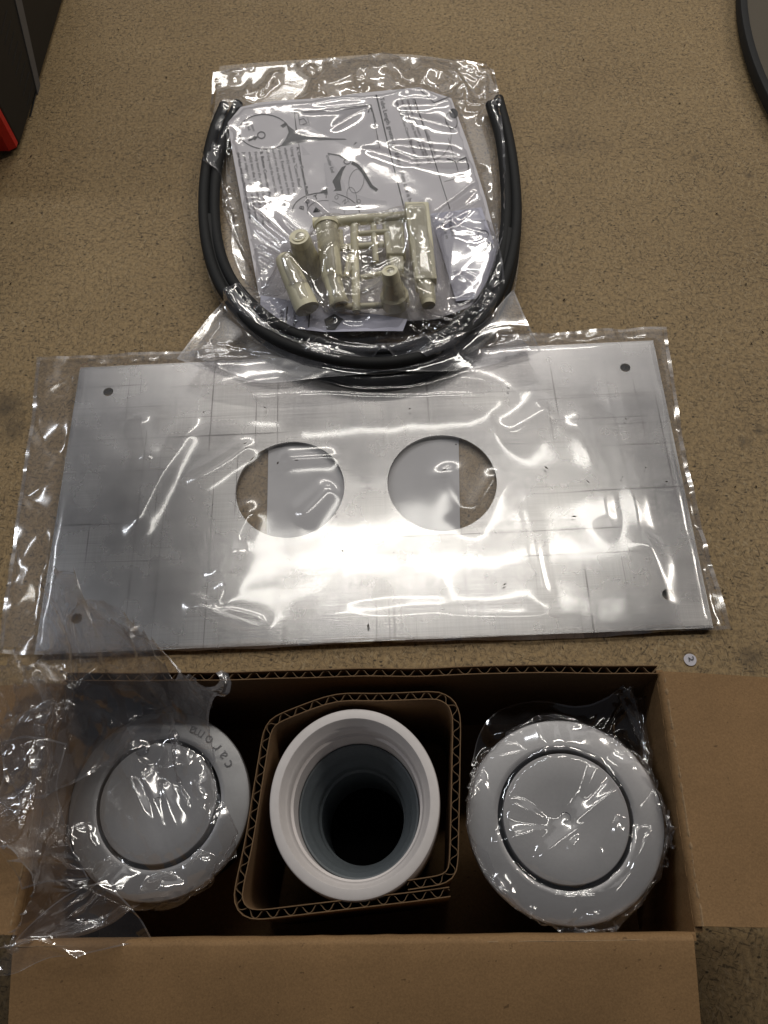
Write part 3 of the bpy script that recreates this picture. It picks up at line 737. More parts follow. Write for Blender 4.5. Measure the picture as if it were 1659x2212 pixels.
# ------------------------------------------------------------------ flush buttons
def button(label, cpx, z, R, lettering=False, tilt=(0, 0)):
    c = at(*cpx, z); b = thing('flush_button', label, 'push button', 'round satin push buttons in the carton'); b.location = (c.x, c.y, 0.006)
    mt = Matrix.Translation(c) @ Matrix.Rotation(tilt[0], 4, 'X') @ Matrix.Rotation(tilt[1], 4, 'Y')
    def part(name, prof, mat):
        o = lathe(name, prof, mat, None, 160, mt); return under(o, b)
    part('flange', [(R*0.80, -0.030), (R*0.90, -0.012), (R*0.975, -0.0062), (R*0.992, -0.0045), (R, -0.0036), (R, -0.0018), (R*0.998, -0.0012), (R*0.993, -0.0009), (R*0.986, -0.0008), (R*0.95, -0.00055), (R*0.85, 0.0), (R*0.74, 0.0003), (R*0.692, 0.00035), (R*0.686, 0.0002), (R*0.682, -0.0004), (R*0.681, -0.0010), (R*0.680, -0.008)], MT['satin'])
    part('gap_ring', [(R*0.700, -0.0060), (R*0.630, -0.0060)], MT['groove'])
    part('button_cap', [(R*0.638, -0.0070), (R*0.638, 0.0010), (R*0.636, 0.0015), (R*0.631, 0.0018), (R*0.622, 0.00185), (R*0.35, 0.0014), (R*0.055, 0.0010), (R*0.052, 0.0006), (R*0.040, 0.0006), (R*0.037, 0.0010), (0.0, 0.0010)], MT['satin'])
    part('threaded_body', [(R*0.10, -(z-0.006)), (R*0.70, -(z-0.006))] + [(R*(0.70 if k % 2 else 0.725), -(z-0.006)+0.002+k*0.0016) for k in range(20)] + [(R*0.72, -0.028)], MT['body'])
    if lettering:
        word = 'caroma'
        for k, ch in enumerate(word):
            vs, fs, w = text_mesh(ch)
            ang = math.radians(25+k*8.2); s = 0.0068; rr = R*0.885
            out = []
            for v in vs:
                # tops of the letters point to the centre, reading runs anticlockwise
                x = (v.x-0.28)*s; y = (v.y)*s
                a = ang + x/rr*1.0; r_ = rr - y
                zz = 0.0004 - 0.0008*((r_/R-0.74)/0.24)**2 if r_/R > 0.74 else 0.0004
                out.append(mt @ Vector((r_*math.cos(a), r_*math.sin(a), zz+0.0001)))
            o = obj('lettering', out, fs, MT['emb']); under(o, b)
            me = o.data
            bm = bmesh.new(); bm.from_mesh(me)
            for f in bm.faces:
                f.normal_update()
                if f.normal.z < 0: f.normal_flip()
            bm.to_mesh(me); bm.free()
    return b
BRZ = 0.084
bR = (at(1435, 1766, BRZ)-at(1008, 1766, BRZ)).length/2
BLZ = CAM_Z-(CAM_Z-BRZ)*427/407
button('round satin silver push button at the right, wrapped in clear film', (1221, 1767), BRZ, bR, False, (0.0, 0.0))
button('round satin silver push button at the left with lettering on its ring', (343, 1734), BLZ, bR, True, (0.0, 0.0))

# ------------------------------------------------------------------ sticker, case, round tin
st = thing('round_sticker', 'tiny round white sticker marked 2 on the bench', 'sticker')
sc = at(1491, 1425, 0.0006); st.location = (sc.x, sc.y, 0.0)
vs = [sc+Vector((0.0031*math.cos(a)*(1+0.03*math.sin(3*a)), 0.0031*math.sin(a), 0)) for a in [2*math.pi*i/40 for i in range(40)]]
o = obj('disc', vs+[v-Vector((0, 0, 0.0004)) for v in vs], [list(range(40))]+[(i, 40+i, 40+(i+1) % 40, (i+1) % 40) for i in range(40)], MT['stick']); under(o, st)
o = ink_text('2', (1487, 1418), (1489, 1429), 11, MT['ink'], parent=None, place=lambda a, b: at(a, b, 0.0010), name='handwritten_numeral'); o.parent = None; under(o, st)

cs = thing('tool_case', 'black case with grey strip and red corner at the upper left', 'case')
g0, g1 = at(46, 322, 0), at(175, -120, 0); d = (g1-g0).normalized(); nin = Vector((-d.y, d.x, 0)); cs.location = g0
lean = Vector((0, 0, 1))
def quadprism(name, base, ht, mat, bw=0.0):
    vs = [Vector((p.x, p.y, z)) for z in ht for p in base]; n = len(base)
    fs = [list(range(n))[::-1], list(range(n, 2*n))]+[(i, (i+1) % n, n+(i+1) % n, n+i) for i in range(n)]
    o = obj(name, vs, fs, mat)
    bm = bmesh.new(); bm.from_mesh(o.data); bmesh.ops.recalc_face_normals(bm, faces=bm.faces[:]); bm.to_mesh(o.data); bm.free()
    if bw: bevel(o, bw, 3)
    return o
q = quadprism('shell', [g0, g1, g1+nin*0.25, g0+nin*0.25], (0.002, 0.17), MT['black'], 0.002); under(q, cs)
def on_plane(px, py, p0, nrm):
    dr = fw + crt*((px-829.5)/FPX) + cup*((1106-py)/FPX); o0 = Vector((0, 0, CAM_Z))
    return o0 + dr*((p0-o0).dot(nrm)/dr.dot(nrm))
def slab(name, quad, nrm, out, mat, bw=0.0):
    vs = [Vector(p)+nrm*out for p in quad]+[Vector(p)-nrm*0.001 for p in quad]
    o = obj(name, vs, [(0, 1, 2, 3), (7, 6, 5, 4), (0, 4, 5, 1), (1, 5, 6, 2), (2, 6, 7, 3), (3, 7, 4, 0)], mat)
    bm = bmesh.new(); bm.from_mesh(o.data); bmesh.ops.recalc_face_normals(bm, faces=bm.faces[:]); bm.to_mesh(o.data); bm.free()
    if bw: bevel(o, bw, 3)
    under(o, cs); return o
S_ = [on_plane(x, y, g0, nin) for x, y in ((83, 216), (92, 213), (43, -10), (29, -10))]
slab('grey_strip', S_, -nin, 0.0006, MT['grey'])
for k in range(9):
    a = on_plane(14+k*8, 25+k*22, g0, nin); b = on_plane(2+k*8, 75+k*22, g0, nin); e = d*0.0012
    slab('rib', [a, a+e, b+e, b], -nin, 0.0003, MT['black'])
# red end panel with a broad chamfer
e0 = on_plane(38, 316, g0, nin); e1 = on_plane(-30, 190, g0, nin)
red = [e0-nin*0.0, e0+nin*0.2, e1+nin*0.2, e1]
vs = []
for dd, ins in ((0.004, 0.0), (-0.001, 0.0), (-0.0045, 0.0045), (-0.0045, 0.19)):
    for p in (e0, e1): vs.append(p+d*dd+nin*(ins+0.0005))
o = obj('red_end', vs, [(0, 1, 3, 2), (2, 3, 5, 4), (4, 5, 7, 6)], MT['red']); under(o, cs)

tin = thing('round_tin', 'dark rimmed round lid at the upper right corner of the bench', 'lid')
# circle through three rim points of the photograph
za = 0.012
A_, B_, C_ = at(1597, 0, za), at(1617, 110, za), at(1656, 205, za)
ax_, ay_, bx_, by_, cx_, cy_ = A_.x, A_.y, B_.x, B_.y, C_.x, C_.y
D_ = 2*(ax_*(by_-cy_)+bx_*(cy_-ay_)+cx_*(ay_-by_))
ux = ((ax_**2+ay_**2)*(by_-cy_)+(bx_**2+by_**2)*(cy_-ay_)+(cx_**2+cy_**2)*(ay_-by_))/D_
uy = ((ax_**2+ay_**2)*(cx_-bx_)+(bx_**2+by_**2)*(ax_-cx_)+(cx_**2+cy_**2)*(bx_-ax_))/D_
RT = math.hypot(ux-ax_, uy-ay_); print('tin radius', RT, ux, uy)
tin.location = (ux, uy, 0)
lathe('rim', [(RT-0.003, 0.001), (RT, 0.004), (RT, 0.0105), (RT-0.001, 0.012), (RT-0.0045, 0.0125), (RT-0.0058, 0.0118), (RT-0.0062, 0.009)], MT['rubber'], tin, 160)
lathe('lid_face', [(RT-0.0062, 0.0100), (RT-0.02, 0.0104), (0.0, 0.0106)], MT['olive'], tin, 160)

# ------------------------------------------------------------------ clear film
def grid_from_edges(top, right, bottom, left, m, n):
    """Coons patch; top/bottom run left to right, left/right run top to bottom; (x, y, z) lists"""
    def res(e, k):
        p = catmull(e, 24); s = [0]
        for i in range(1, len(p)): s.append(s[-1]+(p[i]-p[i-1]).length)
        s = np.array(s)/s[-1]; a = np.array(p); u = np.linspace(0, 1, k)
        return np.stack([np.interp(u, s, a[:, i]) for i in range(3)], -1)
    T, B_, L_, R_ = res(top, n), res(bottom, n), res(left, m), res(right, m)
    v = np.linspace(0, 1, m)[:, None, None]; u = np.linspace(0, 1, n)[None, :, None]
    return ((1-v)*T[None]+v*B_[None]+(1-u)*L_[:, None]+u*R_[:, None]
            - ((1-u)*(1-v)*T[0]+u*(1-v)*T[-1]+(1-u)*v*B_[0]+u*v*B_[-1]))
def heightmap(x0, x1, y0, y1, step=0.0015, ztop=0.25, floor=0.0):
    bpy.context.view_layer.update(); dg = bpy.context.evaluated_depsgraph_get()
    xs = np.arange(x0, x1, step); ys = np.arange(y0, y1, step)
    H = np.zeros((len(ys), len(xs)))
    dn = Vector((0, 0, -1))
    for i, y in enumerate(ys):
        for j, x in enumerate(xs):
            r = scene.ray_cast(dg, Vector((x, y, ztop)), dn)
            H[i, j] = max(floor, r[1].z if r[0] else 0)
    return H, x0, y0, step
def sample(Hm, x, y):
    H, x0, y0, st = Hm
    fx = np.clip((x-x0)/st, 0, H.shape[1]-1.001); fy = np.clip((y-y0)/st, 0, H.shape[0]-1.001)
    i = fx.astype(int); j = fy.astype(int); a = fx-i; b = fy-j
    return (H[j, i]*(1-a)+H[j, i+1]*a)*(1-b)+(H[j+1, i]*(1-a)+H[j+1, i+1]*a)*b
def blur(H, k):
    for _ in range(k):
        P = np.pad(H, 1, mode='edge')
        H = (P[:-2, 1:-1]+P[2:, 1:-1]+P[1:-1, :-2]+P[1:-1, 2:]+4*P[1:-1, 1:-1])/8
    return H
def smooth_noise(m, n, cells, r):
    g = r.standard_normal((cells+3, cells+3)); y = np.linspace(0, cells, m); x = np.linspace(0, cells, n)
    i = y.astype(int); j = x.astype(int); a = (y-i)[:, None]; b = (x-j)[None]
    a = a*a*(3-2*a); b = b*b*(3-2*b)
    return (g[i][:, j]*(1-b)+g[i][:, j+1]*b)*(1-a)+(g[i+1][:, j]*(1-b)+g[i+1][:, j+1]*b)*a
def drape(P, Hm, su=1.0, sv=1.0, steps=120, iters=8, g=0.00006, bend=0.25, lift=None, pin=None, seed=1, jit=0.002, gap=0.0005, fric=0.4, cells=10, local=0.0, maxz=None):
    """settle a film with more material than room: su, sv = rest length over start length"""
    r = np.random.default_rng(seed); m, n, _ = P.shape; P = P.copy()
    def rl(d0, d1): return np.linalg.norm(P[d1]-P[d0], axis=-1)
    S = slice
    cons = []
    exm = 1+local*np.clip(smooth_noise(m, n, 5, r), -0.8, 2)
    def add(a, b, scale, k):
        w = (exm[a]+exm[b])/2
        cons.append((a, b, rl(a, b)*(1+(scale-1)*w), k))
    for o_ in (0, 1):
        add((S(None), S(o_, n-1, 2)), (S(None), S(o_+1, None, 2)), su, 1.0)
        add((S(o_, m-1, 2), S(None)), (S(o_+1, None, 2), S(None)), sv, 1.0)
    for o_ in (0, 1):
        add((S(o_, m-1, 2), S(0, n-1)), (S(o_+1, None, 2), S(1, n)), (su+sv)/2, 0.5)
        add((S(o_, m-1, 2), S(1, n)), (S(o_+1, None, 2), S(0, n-1)), (su+sv)/2, 0.5)
    for q in (2, 4):
        kk = bend if q == 2 else bend*0.5
        for o_ in range(2):
            w = q
            for off in range(w):
                pass
        for off in range(2*q):
            ia = np.arange(off, n-q, 2*q)
            if len(ia): add((S(None), S(off, n-q, 2*q)), (S(None), S(off+q, n, 2*q)), su, kk)
            ja = np.arange(off, m-q, 2*q)
            if len(ja): add((S(off, m-q, 2*q), S(None)), (S(off+q, m, 2*q), S(None)), sv, kk)
    P[..., 2] += jit*(smooth_noise(m, n, cells, r)+0.5*smooth_noise(m, n, cells*3, r))
    P0 = P.copy(); V = np.zeros_like(P)
    for s in range(steps):
        Q = P.copy()
        V *= 0.90; V[..., 2] -= g; P = P+V
        for it in range(iters):
            for a, b, l0, k in cons:
                A = P[a]; B = P[b]
                # slices may differ by one
                d = B-A; l = np.linalg.norm(d, axis=-1)+1e-9
                c = (k*0.5*(l-l0)/l)[..., None]*d
                P[a] = A+c; P[b] = P[b]-c
            if pin is not None: P[pin] = P0[pin]
            h = sample(Hm, P[..., 0], P[..., 1])+gap
            hit = P[..., 2] < h
            P[..., 2] = np.maximum(P[..., 2], h)
            if lift is not None: P[..., 2] = np.minimum(P[..., 2], h+lift)
            if maxz is not None: P[..., 2] = np.minimum(P[..., 2], maxz)
        P[hit, :2] = P[hit, :2]*(1-fric)+Q[hit, :2]*fric
        V = P-Q; V = np.clip(V, -0.003, 0.003)
    return P
def perlin(x, y, r):
    g = r.uniform(0, 2*np.pi, (64, 64)); i = np.floor(x).astype(int); j = np.floor(y).astype(int); a = x-i; b = y-j
    def gr(ii, jj, dx, dy):
        t = g[ii % 64, jj % 64]; return np.cos(t)*dx+np.sin(t)*dy
    u = a*a*a*(a*(a*6-15)+10); v = b*b*b*(b*(b*6-15)+10)
    return (gr(i, j, a, b)*(1-u)+gr(i+1, j, a-1, b)*u)*(1-v)+(gr(i, j+1, a, b-1)*(1-u)+gr(i+1, j+1, a-1, b-1)*u)*v
def crumple(P, amp, lam, seed=0, aniso=2.5, ang=None, facets=4):
    '''creases and flat facets along the surface normal; amp may vary over the sheet'''
    r = np.random.default_rng(seed); m, n, _ = P.shape
    du = np.linalg.norm(np.diff(P, axis=1), axis=-1).mean(); dv = np.linalg.norm(np.diff(P, axis=0), axis=-1).mean()
    X, Y = np.meshgrid(np.arange(n)*du, np.arange(m)*dv)
    h = np.zeros((m, n))
    wx = perlin(X/lam*0.5+3, Y/lam*0.5+8, r)*lam*0.9; wy = perlin(X/lam*0.5+13, Y/lam*0.5+1, r)*lam*0.9
    for k in range(facets):
        t = (r.uniform(0, np.pi) if ang is None else ang+r.normal()*0.3)
        c, s_ = np.cos(t), np.sin(t); l = lam*(1.0, 0.62, 0.4, 0.28)[k % 4]; w8 = (1.0, 0.55, 0.22, 0.10)[k % 4]
        xx, yy = X+wx*0.35, Y+wy*0.35
        U = (xx*c+yy*s_)/l+r.uniform(0, 9); W = (-xx*s_+yy*c)/(l*aniso*0.6)+r.uniform(0, 9)
        sk = (U+W)*0.366; U = U+sk; W = W+sk
        i_ = np.floor(U).astype(int); j_ = np.floor(W).astype(int); a = U-i_; b = W-j_
        G_ = r.uniform(-1, 1, (64, 64))
        g00 = G_[i_ % 64, j_ % 64]; g10 = G_[(i_+1) % 64, j_ % 64]; g01 = G_[i_ % 64, (j_+1) % 64]; g11 = G_[(i_+1) % 64, (j_+1) % 64]
        h += w8*np.where(a > b, g00*(1-a)+g10*(a-b)+g11*b, g00*(1-b)+g01*(b-a)+g11*a)
    t = (r.uniform(0, np.pi) if ang is None else ang+r.normal()*0.4); c, s_ = np.cos(t), np.sin(t)
    q = perlin((X*c+Y*s_)/lam*1.1+11, (-X*s_+Y*c)/lam*1.1/aniso+5, r)
    h += np.exp(-np.abs(q)/0.05)*0.35
    gx = np.gradient(P, axis=1); gy = np.gradient(P, axis=0); nn = np.cross(gy, gx); nn /= np.linalg.norm(nn, axis=-1, keepdims=True)+1e-12
    nn *= np.sign(nn[..., 2:3]+1e-9)
    return P+nn*(h*amp*np.clip(nn[..., 2]*1.6-0.25, 0.12, 1))[..., None]
def creases(P, lines, z, amp=0.0026, w=0.0042, pw=1.25):
    '''long sharp folds in the film; lines are polylines on the film, z the height it lies at'''
    P = P.copy(); X, Y = P[..., 0], P[..., 1]; r = np.random.default_rng(len(lines)); add = np.zeros_like(X)
    wob = 0.0012*perlin(X*60+2, Y*60+9, r)
    for ln in lines:
        ks = ln[2] if len(ln) > 2 and isinstance(ln[2], float) else 1.0
        a, b = at(*ln[0], z), at(*ln[1], z); dx, dy = b.x-a.x, b.y-a.y; l = math.hypot(dx, dy)
        u = ((X-a.x)*dx+(Y-a.y)*dy)/l; t = (-(X-a.x)*dy+(Y-a.y)*dx)/l+wob
        f = np.clip(u/l, 0, 1); ends = np.exp(-(np.maximum(0, np.abs(u-l/2)-l/2)/(0.25*w+0.04*l))**2)
        ww = w*ks*(0.55+0.9*np.sin(np.pi*f)**0.7*(0.6+0.4*f))
        add = np.maximum(add, amp*ks*ends*(0.5+0.5*np.sin(np.pi*f)**0.5)*np.exp(-(np.abs(t)/ww)**pw))
    P[..., 2] += add; return P
def above(P, Hm, gap):
    P = P.copy(); P[..., 2] = np.maximum(P[..., 2], sample(Hm, P[..., 0], P[..., 1])+gap); return P
def film_obj(name, P, mat, parent=None, keep=None, sub=1, edge=False):
    m, n, _ = P.shape
    fs = []
    for i in range(m-1):
        for j in range(n-1):
            if keep is None or keep[i, j]: fs.append((i*n+j, (i+1)*n+j, (i+1)*n+j+1, i*n+j+1))
    o = obj(name, P.reshape(-1, 3), fs, mat, None, smooth=True)
    if sub:
        md = o.modifiers.new('sub', 'SUBSURF'); md.levels = sub; md.render_levels = sub
    if parent is not None: under(o, parent)
    if edge:
        w = 2
        for E_ in (P[:w], P[-w:], P[:, :w], P[:, -w:]):
            E_ = E_.copy(); E_[..., 2] += 0.00025; mm, nn_, _ = E_.shape
            q = obj('folded_edge', E_.reshape(-1, 3), [(i*nn_+j, (i+1)*nn_+j, (i+1)*nn_+j+1, i*nn_+j+1) for i in range(mm-1) for j in range(nn_-1)], MT['seam'], None, smooth=True)
            under(q, parent)
    return o
def A3(l, z): return [at(x, y, z if len(p) == 2 else p[2]) for p in l for x, y in [p[:2]]]
def lowsheet(name, P, z, mat, parent, seed=0):
    r = np.random.default_rng(seed); Q = P[::3, ::3].copy(); Q[..., 2] = z + 0.0002*np.abs(smooth_noise(*Q.shape[:2], 8, r)); return film_obj(name, Q, MT['film_back'], parent, sub=0)
def hmap_for(P, pad=0.02, **k):
    return heightmap(P[..., 0].min()-pad, P[..., 0].max()+pad, P[..., 1].min()-pad, P[..., 1].max()+pad, **k)
import time; T0 = time.time()

# --- bag round the plate
bag = thing('plate_bag', 'clear flat plastic bag round the aluminium plate, wider than the plate', 'plastic bag')
bag.location = (PC.x, PC.y, 0)
top = A3([(76,766),(300,756),(700,735),(1100,715),(1442,700)], 0.005); bot = A3([(-8,1408),(200,1412),(500,1400),(900,1385),(1300,1372),(1582,1356)], 0.005)
lef = A3([(76,766),(66,880),(40,1040),(18,1200),(-8,1408)], 0.005); rig = A3([(1442,700),(1468,870),(1504,1060),(1548,1230),(1582,1356)], 0.005)
P = grid_from_edges(top, rig, bot, lef, 96, 170)
Hm = hmap_for(P, step=0.002)
Hm = (np.maximum(np.where(Hm[0] > 0.012, PZ, Hm[0]), 0.0), *Hm[1:])
inside = None
# taut over the metal with a few long soft folds, loose and rippled along the margins
hp = sample((blur(Hm[0], 5), *Hm[1:]), P[..., 0], P[..., 1]); 
lx = (P[..., 0]-PC.x)*math.cos(PTH)+(P[..., 1]-PC.y)*math.sin(PTH); ly = -(P[..., 0]-PC.x)*math.sin(PTH)+(P[..., 1]-PC.y)*math.cos(PTH)
on = np.clip((PW/2+0.0015-np.abs(lx))/0.003, 0, 1)*np.clip((PH/2+0.0015-np.abs(ly))/0.003, 0, 1)
hp = np.maximum(hp, on*PZ)
r_ = np.random.default_rng(5); X, Y = P[..., 0], P[..., 1]
Z = hp+0.0009+0.0010*on+on*0.0009*perlin(X*26, Y*30, r_)
def fold(a, b, amp, w):
    global Z
    a, b = at(*a, PZ), at(*b, PZ); dx, dy = b.x-a.x, b.y-a.y; l = math.hypot(dx, dy)
    u = ((X-a.x)*dx+(Y-a.y)*dy)/l; t = (-(X-a.x)*dy+(Y-a.y)*dx)/l + 0.004*perlin(X*22+5, Y*22, r_)
    taper = np.exp(-np.maximum(0, np.abs(u-l/2)-l*0.30)**2/(0.20*l)**2*3)
    Z = Z+amp*np.exp(-np.abs(t/w)**1.6)*taper
for f_ in [((265,1180),(440,900),.0026,.0055),((400,1060),(560,950),.0020,.005),((450,1280),(560,1080),.0022,.005),((400,1295),(590,1380),.0032,.0045),
           ((470,1330),(530,1170),.0022,.004),((420,862),(1150,868),.0045,.009),((600,905),(900,880),.0018,.012),((1080,960),(1200,880),.003,.010),((1235,880),(1330,1180),.0018,.006),((1300,830),(1400,1250),.0016,.005),
           ((1130,1050),(1180,1330),.0014,.004),((1390,1150),(1450,1350),.0022,.005),((600,1340),(1250,1330),.0016,.006),((700,1300),(1000,1290),.0014,.008),
           ((1000,1160),(1080,1010),.0016,.006),((960,1000),(1010,1130),.0016,.006),((640,1130),(730,1050),.0018,.006),((600,1000),(740,990),.0014,.005),((300,900),(330,1010),.0014,.005)]:
    fold(*f_)
rip = (1-on)*(0.0045*np.abs(perlin(X*38, Y*26+3, r_))+0.0006*np.abs(perlin(X*100, Y*70+3, r_)))
Q = P.copy(); Q[..., 2] = Z+rip
Q = crumple(Q, 0.00012+0.0016*(1-on), 0.032, 9)
Q = above(Q, (Hm[0], *Hm[1:]), 0.0003)
film_obj('front_sheet', Q, MT['film_plate'], bag, edge=True)
lowsheet('back_sheet', P, 0.0006, MT['film_plate'], bag, 4)
print('plate bag', time.time()-T0)

# --- bag of tubes and leaflets
bag = thing('tube_bag', 'clear plastic bag over the tubes and leaflet, crinkled shiny top end', 'plastic bag')
bag.location = at(780, 420).xy.to_3d()
top = A3([(470,124),(560,116),(700,106),(850,97),(960,108),(1058,132)], 0.008); bot = A3([(470,640),(600,720),(800,750),(1000,715),(1110,640)], 0.02)
lef = A3([(470,124),(458,215),(432,330),(426,480),(446,580),(470,640)], 0.008); rig = A3([(1058,132),(1086,212),(1120,330),(1126,470),(1122,560),(1110,640)], 0.008)
P = grid_from_edges(top, rig, bot, lef, 130, 130)
P[..., 2] += 0.016
Hm = hmap_for(P, step=0.0015); H2 = (blur(Hm[0], 2), *Hm[1:])
v = np.linspace(0, 1, 130)[:, None]*np.ones((1, 130))
lift = np.where(v < 0.20, 0.012, 0.0055)
Q = drape(P, H2, 1.03, 1.015, steps=90, iters=7, g=0.00006, bend=0.30, lift=lift, seed=11, jit=0.0025, cells=11, local=0.8)
am = np.where(v < 0.20, 0.0040, 0.00038)
for _ in range(6): am = blur(am, 1)
Q = crumple(Q, am*1.25, 0.034, 12, ang=0.25, aniso=3.5); Q = crumple(Q, am*0.12, 0.011, 14)
Q = creases(Q, [((789,314),(889,344)),((889,344),(1034,347)),((849,304),(996,329)),((859,224),(939,219)),((939,219),(1049,199)),((874,242),(984,274)),((720,270),(790,226)),((1040,330),(1046,380)),((470,330),(500,300)),((560,170),(600,118),1.6),((690,180),(668,112),1.6),((770,160),(775,110),1.5),((880,150),(840,104),1.6),((900,120),(980,150),1.4),((1010,180),(1050,140),1.4),((475,205),(500,130),1.5),((462,440),(560,428)),((1050,440),(1110,430))], 0.013, 0.0016, 0.0036)
Q = above(Q, H2, 0.0003)
film_obj('front_sheet', Q, MT['film'], bag, edge=True)
lowsheet('back_sheet', P, 0.0008, MT['film'], bag, 5)
print('tube bag', time.time()-T0)

# --- bag of fittings on top
bag = thing('fittings_bag', 'clear plastic bag holding cream fittings, flat sealed bottom edge over the plate', 'plastic bag')
bag.location = at(760, 620).xy.to_3d()
top = A3([(486,508),(560,484),(660,474),(800,462),(960,450),(1112,446)], 0.024); bot = A3([(374,756),(460,784),(560,800),(700,790),(850,776),(1000,772),(1172,738)], 0.03)
lef = A3([(486,508),(495,600),(440,670),(400,715),(374,756)], 0.024); rig = A3([(1112,446),(1106,540),(1108,610),(1140,670),(1172,738)], 0.024)
P = grid_from_edges(top, rig, bot, lef, 120, 150)
P[..., 2] += 0.022
Hm = hmap_for(P, step=0.0015); H3 = (blur(Hm[0], 3), *Hm[1:])
Q = drape(P, H3, 1.06, 1.08, steps=110, iters=7, g=0.00009, bend=0.28, lift=np.full(P.shape[:2], 0.014), seed=21, jit=0.003, cells=10, local=0.7)
Q = crumple(Q, 0.0018, 0.050, 22, aniso=4); Q = crumple(Q, 0.0003, 0.016, 24)
Q = creases(Q, [((887,453),(770,590)),((770,590),(655,726)),((627,489),(502,573)),((502,573),(403,698),1.4),((690,515),(887,453)),((880,560),(940,530)),((960,510),(900,560)),((960,620),(1080,640),1.4),((1000,615),(930,660),1.4),((1060,590),(1030,660),1.2),((860,700),(1000,690),1.2),((540,630),(570,622)),((1080,470),(1105,560)),((990,540),(1075,600))], 0.034, 0.0030, 0.0048); Q = above(Q, H3, 0.0003)
film_obj('front_sheet', Q, MT['film_mid'], bag, edge=True)
# heat-sealed bottom hem, a narrow doubled strip along the front edge
hem = Q[-16:, :, :].copy(); hem[..., 2] += 0.0006
film_obj('sealed_hem', hem, MT['seam'], bag)
top = A3([(494,612),(620,712),(800,735),(1000,706),(1112,606)], 0.026); bot = A3([(374,758),(460,786),(560,802),(700,792),(850,778),(1000,774),(1174,740)], 0.026)
lef = A3([(494,612),(440,672),(374,758)], 0.026); rig = A3([(1112,606),(1140,670),(1174,740)], 0.026)
P = grid_from_edges(top, rig, bot, lef, 50, 150)
H3b = hmap_for(P, step=0.0015); H3b = (blur(H3b[0], 8), *H3b[1:])
P[..., 2] = np.maximum(0.016, sample(H3b, P[..., 0], P[..., 1])+0.0012)
for _ in range(12): P[1:-1, 1:-1, 2] = np.maximum((P[:-2, 1:-1, 2]+P[2:, 1:-1, 2]+P[1:-1, :-2, 2]+P[1:-1, 2:, 2])/4, sample(H3b, P[1:-1, 1:-1, 0], P[1:-1, 1:-1, 1])+0.0008)
P = crumple(P, 0.0016, 0.045, 27, aniso=4)
film_obj('bottom_flap', P, MT['film_haze'], bag, edge=True)
print('fittings bag', time.time()-T0)

# --- film round the right button
bag = thing('button_bag', 'clear plastic wrap round the right push button, bunched highlights on top', 'plastic bag', 'clear wraps on the push buttons')
bag.location = at(1221, 1767, BRZ).xy.to_3d()
top = A3([(990,1600),(1050,1540),(1120,1508),(1240,1502),(1340,1470),(1420,1478)], 0.05); bot = A3([(985,1900),(1060,1985),(1180,2030),(1290,2046),(1380,2025),(1462,2012)], 0.05)
lef = A3([(990,1600),(980,1700),(978,1800),(985,1900)], 0.05); rig = A3([(1420,1478),(1440,1650),(1458,1800),(1462,2012)], 0.05)
P = grid_from_edges(top, rig, bot, lef, 130, 120)
P[..., 2] = 0.102
Hm = hmap_for(P, step=0.0012, floor=0.066); H4 = (blur(Hm[0], 1), *Hm[1:])
Q = drape(P, H4, 1.10, 1.10, steps=110, iters=7, g=0.00009, bend=0.28, lift=np.full(P.shape[:2], 0.010), seed=31, jit=0.003, cells=8, local=0.7)
Q[..., 2] += 0.0025; Q = crumple(Q, 0.0016, 0.050, 36, aniso=4, ang=0.6); Q = crumple(Q, 0.0002, 0.016, 34)
Q = creases(Q, [((1292,1647),(1239,1789)),((1331,1702),(1204,1816),1.5),((1250,1790),(1217,1875),1.8),((1300,1750),(1160,1860),1.6),((1364,1620),(1378,1720),1.3),((1401,1794),(1346,1934),1.2),((1390,1820),(1356,1930)),((1370,1859),(1292,2004),1.2),((1331,1763),(1333,1864)),((1104,1737),(1182,1774)),((1073,1822),(1189,1792)),((1150,1514),(1200,1760),1.8),((1172,1520),(1190,1600),1.2),((1064,1575),(1130,1544),1.6),((1050,1640),(1160,1625),1.2),((1340,1610),(1352,1600)),((1060,1920),(1120,1940)),((1020,1650),(1010,1800)),((1420,1700),(1440,1850))], BRZ+0.004, 0.0034, 0.0046); Q = above(Q, H4, 0.0003)
film_obj('wrap_film', Q, MT['film'], bag, edge=True)
print('right wrap', time.time()-T0)

# --- loose film of the left button, pulled up over the corner of the carton
bag = thing('button_bag', 'crumpled open clear plastic bag spilling from the left push button over the carton corner', 'plastic bag', 'clear wraps on the push buttons')
bag.location = at(343, 1734, BLZ).xy.to_3d()
top = A3([(-10,1570,.10),(60,1430,.11),(120,1330,.12),(192,1262,.125),(235,1340,.12),(330,1370,.115),(372,1440,.11),(470,1505,.10)], 0.1)
bot = A3([(-6,2090,.098),(60,2040,.096),(140,2040,.09),(260,2044,.09),(380,2036,.085),(440,1960,.085)], 0.09)
lef = A3([(-10,1570,.10),(-16,1680,.102),(4,1800,.102),(60,1900,.10),(40,1990,.098),(-6,2090,.098)], 0.1)
rig = A3([(470,1505,.10),(400,1560,.09),(420,1660,.09),(490,1780,.09),(505,1860,.088),(440,1960,.085)], 0.09)
P = grid_from_edges(top, rig, bot, lef, 150, 120)
P[..., 2] += 0.004
Hm = hmap_for(P, step=0.0015, floor=0.05); H5 = (blur(Hm[0], 1), *Hm[1:])
m_, n_ = P.shape[:2]
pin = np.zeros((m_, n_), bool); pin[0, ::6] = True; pin[::10, 0] = True
vv = np.linspace(0, 1, m_)[:, None]; uu = np.linspace(0, 1, n_)[None]
lift = 0.018+0.140*np.clip(1.15-vv*1.9, 0, 1)+0.02*np.clip(1-uu*3, 0, 1)
